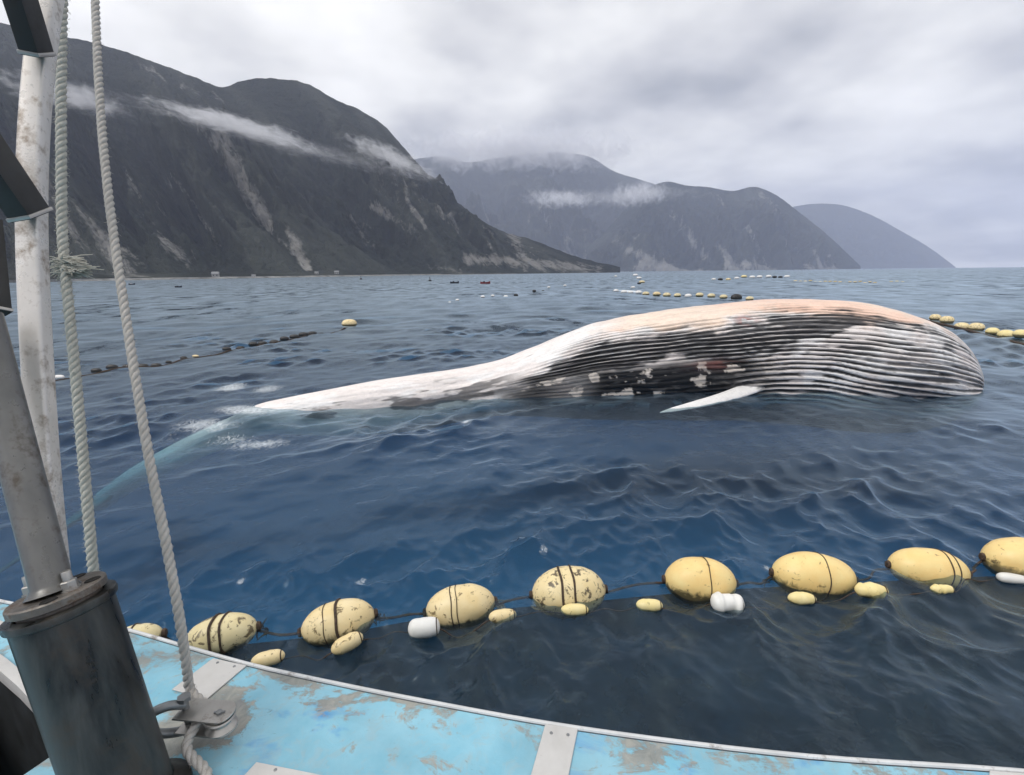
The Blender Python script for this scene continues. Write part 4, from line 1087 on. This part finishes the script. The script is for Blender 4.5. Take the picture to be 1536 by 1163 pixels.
def hull():
    bm = bmesh.new(); rows = []
    for dy_, z in ((0.012, ZD - 0.012), (0.012, ZD - 0.10), (-0.03, ZD - 0.5), (-0.16, ZD - 1.2), (-0.42, -0.35), (-0.9, -0.9)):
        rows.append([bm.verts.new((p.x, p.y + dy_, z)) for p in Edv])
    for a, c in zip(rows, rows[1:]):
        for i in range(len(a) - 1): bm.faces.new((a[i], a[i+1], c[i+1], c[i]))
    bm_to('hull_side', bm, MPAINT, boat)
hull()
bm = bmesh.new(); bm_tube(bm, [p + Vector((0, 0.008, 0.001)) for p in Edv], 0.0055, 8); bm_to('rub_rail', bm, MRAIL, boat)
# --- hold opening: walls, floor, white coaming
bm = bmesh.new()
tp_ = [bm.verts.new(p - Vector((0, 0, 0.002))) for p in Hl]; bt_ = [bm.verts.new(p - Vector((0, 0, 0.62))) for p in Hl]
for i in range(len(Hl)):
    j = (i + 1) % len(Hl); bm.faces.new((tp_[i], bt_[i], bt_[j], tp_[j]))
_b = NB('shaded_hold_wall'); MHOLD_SHADE = _b.done(_b.bsdf(_b.ramp(_b.noise(_b.coord(), 12, 4), [(0.3, (0.008, 0.009, 0.010)), (0.75, (0.03, 0.035, 0.04))]), 0.7))  # shade of the recess put into the wall colour
bm_to('hold_wall', bm, MHOLD_SHADE, boat, smooth=False)
bm = bmesh.new(); xs_ = [p.x for p in Hl]; ys_ = [p.y for p in Hl]
bm_prism(bm, [(min(xs_) - .1, min(ys_) - .1), (max(xs_) + .1, min(ys_) - .1), (max(xs_) + .1, max(ys_) + .1), (min(xs_) - .1, max(ys_) + .1)], ZD - .64, ZD - .60)
bm_to('hold_floor', bm, MPAINT, boat, smooth=False)
bm = bmesh.new()
for a, c in ((Hl[0], Hl[1]), (Hl[1], Hl[2]), (Hl[2], Hl[3]), (Hl[3], Hl[4])):
    d = (c - a); s_ = Vector((-d.y, d.x, 0)).normalized()
    if s_.y < 0: s_ = -s_
    R_ = Matrix((d.normalized(), s_, Vector((0, 0, 1)))).transposed()
    bm_box(bm, (a + c) / 2 + s_ * 0.004 + Vector((0, 0, -0.012)), d.length + 0.006, 0.030, 0.045, R_, 0.004)
bm_to('coaming', bm, MWP, boat)
bm = bmesh.new(); bm_prism(bm, [(-4.5, -2.2), (3.5, -2.2), (3.5, .34), (-4.5, .34)], ZD - .68, ZD - .645); bm_to('well_floor', bm, MPAINT, boat, smooth=False)
bm = bmesh.new(); bm_box(bm, (-.3, .30, ZD - .33), 7.4, .03, .63); bm_to('well_side', bm, MPAINT, boat, smooth=False)
# --- white strap plates across the deck
for quad in ([(320, 989), (370, 1000), (311, 1050), (258, 1036)], [(818, 1088), (867, 1094), (838, 1240), (775, 1240)], [(1484, 1158), (1570, 1165), (1580, 1260), (1478, 1260)], [(385, 1145), (520, 1172), (500, 1250), (330, 1205)], [(-50, 913), (14, 937), (-2, 952), (-70, 930)]):
    P = [bp2(*q_) for q_ in quad]; bm = bmesh.new()
    bm_prism(bm, [(p.x, p.y) for p in P] if (P[1] - P[0]).cross(P[2] - P[1]).z > 0 else [(p.x, p.y) for p in reversed(P)], ZD + .0005, ZD + .0045)
    bmesh.ops.bevel(bm, geom=bm.edges[:], offset=0.0012, segments=1, affect='EDGES')
    pl_ = bm_to('strap_plate', bm, MWP, boat, smooth=False)
    ca, cb = P[0].lerp(P[1], .5), P[3].lerp(P[2], .5)
    for k, f_ in enumerate((0.10, 0.10)):
        c_ = (P[0].lerp(P[1], .25 + .5 * k)).lerp(P[3].lerp(P[2], .25 + .5 * k), f_)
        bm = bmesh.new(); bm_lathe(bm, [(.004, 0), (.0036, .0012), (.002, .002), (0, .002)], 10, c_ + Vector((0, 0, .0045))); bm_to('screw', bm, MGAL, pl_)
# small joint lines along the deck edge: worn cover strip
# --- mast socket, flange, bolts
FD = 1.0      # metres in front of the lens
fc = V3(CAM + ray(np.array(88.), np.array(896.)) * FD)
base = bp2(196, 1215)
ax = (fc - base).normalized()
Lm = (fc - base).length
sock = bmesh.new()
rs = 0.083
bm_lathe(sock, [(0, -0.02), (rs, -0.02), (rs, Lm - .030), (rs + .006, Lm - .027), (rs + .0075, Lm - .020), (rs + .006, Lm - .013), (rs - .012, Lm - .011), (rs - .014, Lm - .03), (0, Lm - .03)], 56, base, ax)
def socket_material():
    b = NB('scuffed_streak_lit_steel'); co = b.coord('Object')
    st = b.noise(b.mapped(co, (1, 1, 0.10)), 26.0, 5, 0.6, 0.2); bl = b.noise(co, 9.0, 6, 0.7, 0.5)
    c = b.mixc(b.ramp(st, [(0.38, 0.0), (0.68, 1.0)]), (0.008, 0.009, 0.009), (0.055, 0.056, 0.053))  # streaked highlights along the socket put into the colour
    c = b.mixc(b.math('MULTIPLY', b.ramp(bl, [(0.54, 0.0), (0.64, 1.0)]), 0.6), c, (0.045, 0.032, 0.022))
    bs = b.bsdf(c, 0.4, 0.1, b.bump(bl, 0.25, 0.003))
    b.l.new(b.ramp(st, [(0.35, 0.24), (0.7, 0.55)]).outputs[0], bs.inputs['Roughness'])
    return b.done(bs)
so_ = bm_to('mast_socket', sock, socket_material(), boat)
bm = bmesh.new(); bm_lathe(bm, [(rs + .03, 0.001), (rs + .03, .012), (rs + .018, .018), (rs + .001, .03)], 48, base, ax); bm_to('weld_collar', bm, MSD, so_)
fl_ = bmesh.new(); rf = 0.078
bm_lathe(fl_, [(0, Lm - .02), (rf - .012, Lm - .02), (rf - .012, Lm - .004), (rf - .002, Lm - .004), (rf, Lm - .002), (rf, Lm + .011), (rf - .003, Lm + .014), (0, Lm + .014)], 56, base, ax)
MRUST = steel('rust_stained_steel', (0.10, 0.092, 0.083), (0.23, 0.205, 0.18), (0.10, 0.06, 0.035), 0.45, 0.5, 0.06, 16.0)
flo = bm_to('mast_flange', fl_, MRUST, boat)
fx, fy = frame_of(ax)
ftop = base + ax * (Lm + .014)
def on_flange(u, v):
    d = V3(ray(np.array(float(u)), np.array(float(v)))); t = (ftop - V3(CAM)).dot(ax) / d.dot(ax); return V3(CAM) + d * t
for (u, v) in ((30, 893), (107, 884), (25, 880)):
    p = on_flange(u, v); p = ftop + (p - ftop) * min(1.0, (rf - .014) / max((p - ftop).length, 1e-6))
    bm = bmesh.new()
    bm_lathe(bm, [(0.016, 0), (0.016, .003), (0, .003)], 18, p, ax)
    bm_lathe(bm, [(0.0135, .003), (0.0135, .017), (.0115, .019), (0, .019)], 6, p, ax)
    bm_lathe(bm, [(0.0085, .019), (0.0085, .036), (.0075, .038), (0, .038)], 12, p, ax)
    bm_to('bolt', bm, MST, flo)
_b = NB('bolt_hole_dark'); MHOLE = _b.done(_b.bsdf((0.008, 0.007, 0.006), 0.9))
for (u, v) in ((131, 856), (139, 870), (66, 911)):
    p = on_flange(u, v); p = ftop + (p - ftop) * min(1.0, (rf - .016) / max((p - ftop).length, 1e-6))
    bm = bmesh.new(); bm_lathe(bm, [(0.0, .0006), (0.0105, .0006), (.0125, .0022), (.014, .0002)], 18, p, ax); bm_to('bolt_hole', bm, MHOLE, flo)
# --- mast pipe
pb = on_flange(80, 888)
pt_ = V3(CAM + ray(np.array(-28.), np.array(474.)) * 1.02)
bm = bmesh.new()
pr = 0.033
axp = (pt_ - pb).normalized(); Lp_ = (pt_ - pb).length
bm_lathe(bm, [(pr + .012, 0), (pr + .004, .008), (pr, .016), (pr, Lp_), (pr - .006, Lp_ + .001), (pr - .006, Lp_ - .08), (0, Lp_ - .08)], 40, pb, axp)
pipe = bm_to('mast_pipe', bm, MSP, boat)
# --- square post, bowed a little, standing behind the pipe
post_px = [(82, 868, 1.085), (74, 790, 1.09), (64, 670, 1.10), (56, 540, 1.11), (51, 440, 1.12), (48, 345, 1.13), (50, 220, 1.14), (58, 110, 1.15), (72, 0, 1.16), (88, -110, 1.18)]
Q = spline([V3(CAM + ray(np.array(float(a)), np.array(float(b_))) * d) for a, b_, d in post_px], 40)
bm = bmesh.new(); rings = []
wx, wy = 0.044, 0.044
rot = math.radians(14)
for i in range(40):
    d = V3(Q[min(i+1, 39)] - Q[max(i-1, 0)]).normalized()
    x_ = (Vector((math.cos(rot), math.sin(rot), 0)) - d * d.dot(Vector((math.cos(rot), math.sin(rot), 0)))).normalized(); y_ = d.cross(x_)
    ring = []
    cr_ = 0.007
    for sx_, sy_, a0 in ((1, 1, 0), (-1, 1, 90), (-1, -1, 180), (1, -1, 270)):
        for a in (0, 30, 60, 90):
            an = math.radians(a0 + a)
            ring.append(bm.verts.new(V3(Q[i]) + x_ * (sx_ * (wx / 2 - cr_) + cr_ * math.cos(an)) + y_ * (sy_ * (wy / 2 - cr_) + cr_ * math.sin(an))))
    rings.append(ring)
for a, c in zip(rings, rings[1:]):
    for k in range(16): bm.faces.new((a[k], a[(k+1) % 16], c[(k+1) % 16], c[k]))
bm.faces.new(rings[0][::-1]); bm.faces.new(rings[-1])
post = bm_to('mast_post', bm, MSB, boat, angle=60)
def brace(p0, p1, wd, ht, nm='brace'):
    p0, p1 = Vector(p0), Vector(p1); d = p1 - p0; L_ = d.length; d.normalize()
    x_ = d.cross(Vector((0, 0.9, 0.45))).normalized(); y_ = d.cross(x_)
    bm = bmesh.new(); bm_box(bm, (p0 + p1) / 2, wd, ht, L_, Matrix((x_, y_, d)).transposed(), 0.005)
    bo = bm_to(nm, bm, MSD, boat)
    bm = bmesh.new(); bm_box(bm, p1 - d * 0.006, wd * 1.10, ht * 1.10, 0.008, Matrix((x_, y_, d)).transposed(), 0.003); bm_to('weld_seam', bm, MST, bo)
def pxd(u, v, d): return V3(CAM + ray(np.array(float(u)), np.array(float(v))) * d)
brace(pxd(12, -60, 1.02), pxd(57, 84, 1.115), 0.040, 0.050)
brace(pxd(-60, 170, 0.98), pxd(48, 326, 1.095), 0.050, 0.060)
brace(pxd(-12, 330, 1.25), pxd(2, 470, 1.20), 0.028, 0.03)
# --- lug for the shackle
lug_c = bp2(236, 1062, ZD + .085)
away = lug_c - base; away -= ax * away.dot(ax); away.normalize()
foot = base + ax * ((lug_c - base).dot(ax)) + away * (rs - .004)
bm = bmesh.new(); pts = [foot + ax * .022, foot + away * .022 + ax * .020, foot + away * .034, foot + away * .022 - ax * .020, foot - ax * .022]
bm_tube(bm, [V3(p) for p in spline(pts, 16)], .0075, 8); bm_to('lug', bm, MGAL, so_)

# ================================================================== PULLEY BLOCK, SHACKLE, ROPES
bc = bp2(311, 1068, ZD + .085)             # centre of the upper cheek
ring_p = foot + away * .030
dirx = (bp2(350, 1071, ZD + .085) - bp2(272, 1064, ZD + .085)); PLN = dirx.length; dirx.normalize()
diry = Vector((-dirx.y, dirx.x, 0)); PW = 0.062
blk = empty('pulley_block', bc); tag(blk, 'steel rope pulley block with rounded cheek plate shackled beside the mast socket', 'pulley')
def cheek(zoff, name):
    bm = bmesh.new(); poly = []
    hl_ = PLN / 2; r_ = PW / 2
    poly += [(-hl_, -r_), (hl_ - r_ * .8, -r_)]
    for k in range(1, 12):
        a = -math.pi / 2 + math.pi * k / 12; poly.append((hl_ - r_ * .8 + r_ * .8 * math.cos(a), r_ * math.sin(a)))
    poly += [(hl_ - r_ * .8, r_), (-hl_, r_)]
    bm_prism(bm, [tuple((dirx * x + diry * y).xy) for x, y in poly], zoff, zoff + .0045)
    bmesh.ops.bevel(bm, geom=bm.edges[:], offset=.001, segments=1, affect='EDGES')
    return bm_to(name, bm, MST, blk, angle=30)
cheek(0, 'cheek_plate'); cheek(-.040, 'cheek_plate')
shc = dirx * (PLN / 2 - .032) - diry * .004
bm = bmesh.new(); bm_lathe(bm, [(0, -.033), (.032, -.033), (.034, -.030), (.024, -.020), (.024, -.014), (.034, -.005), (.032, -.002), (0, -.002)], 36, shc); bm_to('sheave', bm, MST, blk)
bm = bmesh.new(); bm_lathe(bm, [(.007, .0045), (.007, .009), (.0045, .010), (0, .010)], 8, shc); bm_tube(bm, [shc + Vector((-.012, 0, .006)), shc + Vector((.012, 0.002, .006))], .0028, 6); bm_to('sheave_pin', bm, MGAL, blk)
sh = empty('shackle', ring_p); tag(sh, 'thick galvanised shackle linking the pulley block to the mast socket', 'shackle')
e0 = bc - dirx * (PLN / 2 - .012) + Vector((0, 0, .016)); e1 = bc - dirx * (PLN / 2 - .012) - Vector((0, 0, .055))
mid_ = ring_p + away * (-.004)
pts = [e0, e0.lerp(mid_, .45) + Vector((0, 0, .018)) , mid_ + Vector((0, 0, .012)), mid_ - Vector((0, 0, .014)), e1.lerp(mid_, .45) - Vector((0, 0, .016)), e1]
bm = bmesh.new(); bm_tube(bm, [V3(p) - ring_p for p in spline(pts, 40)], .0105, 12); bm_to('bow', bm, MGAL, sh)
bm = bmesh.new(); bm_tube(bm, [e0 + Vector((0, 0, .016)) - ring_p, e1 - Vector((0, 0, .010)) - ring_p], .008, 12)
bm_lathe(bm, [(0, .012), (.015, .012), (.015, .022), (0, .022)], 6, e0 - ring_p); bm_to('shackle_pin', bm, MGAL, sh)

def rope_material(name, c0, c1):
    b = NB(name); co = b.coord('Object')
    n = b.noise(co, 60, 4, 0.6); n2_ = b.noise(b.mapped(co, (1, 1, .25)), 420, 3, 0.6)
    c = b.mixc(b.math('ADD', b.math('MULTIPLY', n, .6), b.math('MULTIPLY', n2_, .4)), c0, c1)
    return b.done(b.bsdf(c, 0.85, normal=b.bump(n2_, .6, .002), spec=.2))
MR1 = rope_material('old_white_rope', (0.26, 0.245, 0.22), (0.66, 0.63, 0.59))
MR2 = rope_material('grey_green_rope', (0.30, 0.30, 0.26), (0.62, 0.61, 0.55))
def twisted(bm, P, R, pitch, strands=3, phase=0.0, fuzz=0, seed=0):
    P = np.array([list(p) for p in P], float)
    seg = np.linalg.norm(np.diff(P, axis=0), axis=1); t = np.concatenate([[0], np.cumsum(seg)])
    n = int(t[-1] / pitch * 10) + 4; q_ = np.linspace(0, t[-1], n)
    C = np.stack([np.interp(q_, t, P[:, k]) for k in range(3)], 1)
    D = np.gradient(C, axis=0); D /= np.linalg.norm(D, axis=1)[:, None]
    x = np.cross(D, [0.3, 1, 0.1]); x /= np.linalg.norm(x, axis=1)[:, None]; y = np.cross(D, x)
    rs_ = R * 0.56
    for s_ in range(strands):
        a = 2 * math.pi * (q_ / pitch + s_ / strands) + phase
        H_ = C + (x * np.cos(a)[:, None] + y * np.sin(a)[:, None]) * (R - rs_) * 1.02
        bm_tube(bm, [Vector(h) for h in H_], rs_, 7)
    rr_ = random.Random(seed)
    for k in range(fuzz):
        i = rr_.randrange(n); an = rr_.uniform(0, 6.28); o_ = x[i] * math.cos(an) + y[i] * math.sin(an)
        p = Vector(C[i] + o_ * R * .95); d = Vector(o_ + D[i] * rr_.uniform(-1.5, 1.5)).normalized() * rr_.uniform(.003, .009)
        bm_tube(bm, [p, p + d * .6 + Vector((rr_.uniform(-.002, .002), 0, rr_.uniform(-.002, .002))), p + d], [.0006, .0005, .0003], 3, caps=False)
# rope B: from aloft, down round the sheave, out along the deck
ropeB_px = [(141, -60, 1.62), (143, 0, 1.60), (148, 120, 1.53), (156, 230, 1.47), (170, 350, 1.41), (188, 470, 1.35), (207, 590, 1.30), (228, 710, 1.26), (250, 820, 1.23), (268, 920, 1.22), (280, 1000, 1.235), (285, 1035, 1.25)]
B_ = [pxd(*p) for p in ropeB_px]
wrap = bc + dirx * .018 + Vector((0, 0, -.0175))
B_ += [wrap - dirx * .032 + diry * .012, wrap - dirx * .034 - diry * .018, wrap - dirx * .036 - diry * .05 - Vector((0, 0, .018))]
tail = bp2(311, 1163, ZD + .02); B_ += [tail, tail + Vector((.02, -.16, -.006)), tail + Vector((.03, -.34, -.006))]
bm = bmesh.new(); twisted(bm, spline(B_, 160), 0.0118, 0.060, fuzz=260, seed=2)
tag(bm_to('mast_rope', bm, MR1, angle=180), 'old white three-strand rope running down into the pulley block', 'rope')
ropeA_px = [(97, -60, 1.36), (94, 0, 1.36), (92, 120, 1.35), (92, 250, 1.34), (94, 360, 1.335), (97, 400, 1.33), (104, 470, 1.32), (114, 570, 1.31), (124, 680, 1.30), (134, 790, 1.30), (140, 856, 1.31), (148, 930, 1.36)]
A_ = [pxd(*p) for p in ropeA_px]
dn = bp2(158, 985); A_ += [dn + Vector((0, 0, .012))]
bm = bmesh.new(); twisted(bm, spline(A_, 130), 0.0125, 0.052, fuzz=900, seed=4)
ra = bm_to('mast_rope', bm, MR2, angle=180); tag(ra, 'fuzzy grey-green rope with a frayed tuft hanging close to the steel post', 'rope')
# frayed tuft
bm = bmesh.new(); rr_ = random.Random(8); c_ = pxd(97, 400, 1.33)
for k in range(330):
    sgn = 1 if rr_.random() < .68 else -1
    y0 = rr_.uniform(-.020, .020)
    p = c_ + Vector((rr_.uniform(-.008, .008), rr_.uniform(-.010, .010), y0))
    ln = rr_.uniform(.25, 1.0) * (.078 if sgn > 0 else .036) * (1 - abs(y0) / .034 * .5)
    e_ = p + Vector((sgn * ln, rr_.gauss(0, .010), rr_.gauss(-.004, .007)))
    m_ = p.lerp(e_, .55) + Vector((0, rr_.gauss(0, .004), rr_.gauss(.003, .003)))
    bm_tube(bm, [p, m_, e_], [.0016, .0014, .0008], 4, caps=False)
bm_to('frayed_tuft', bm, MR2, ra)
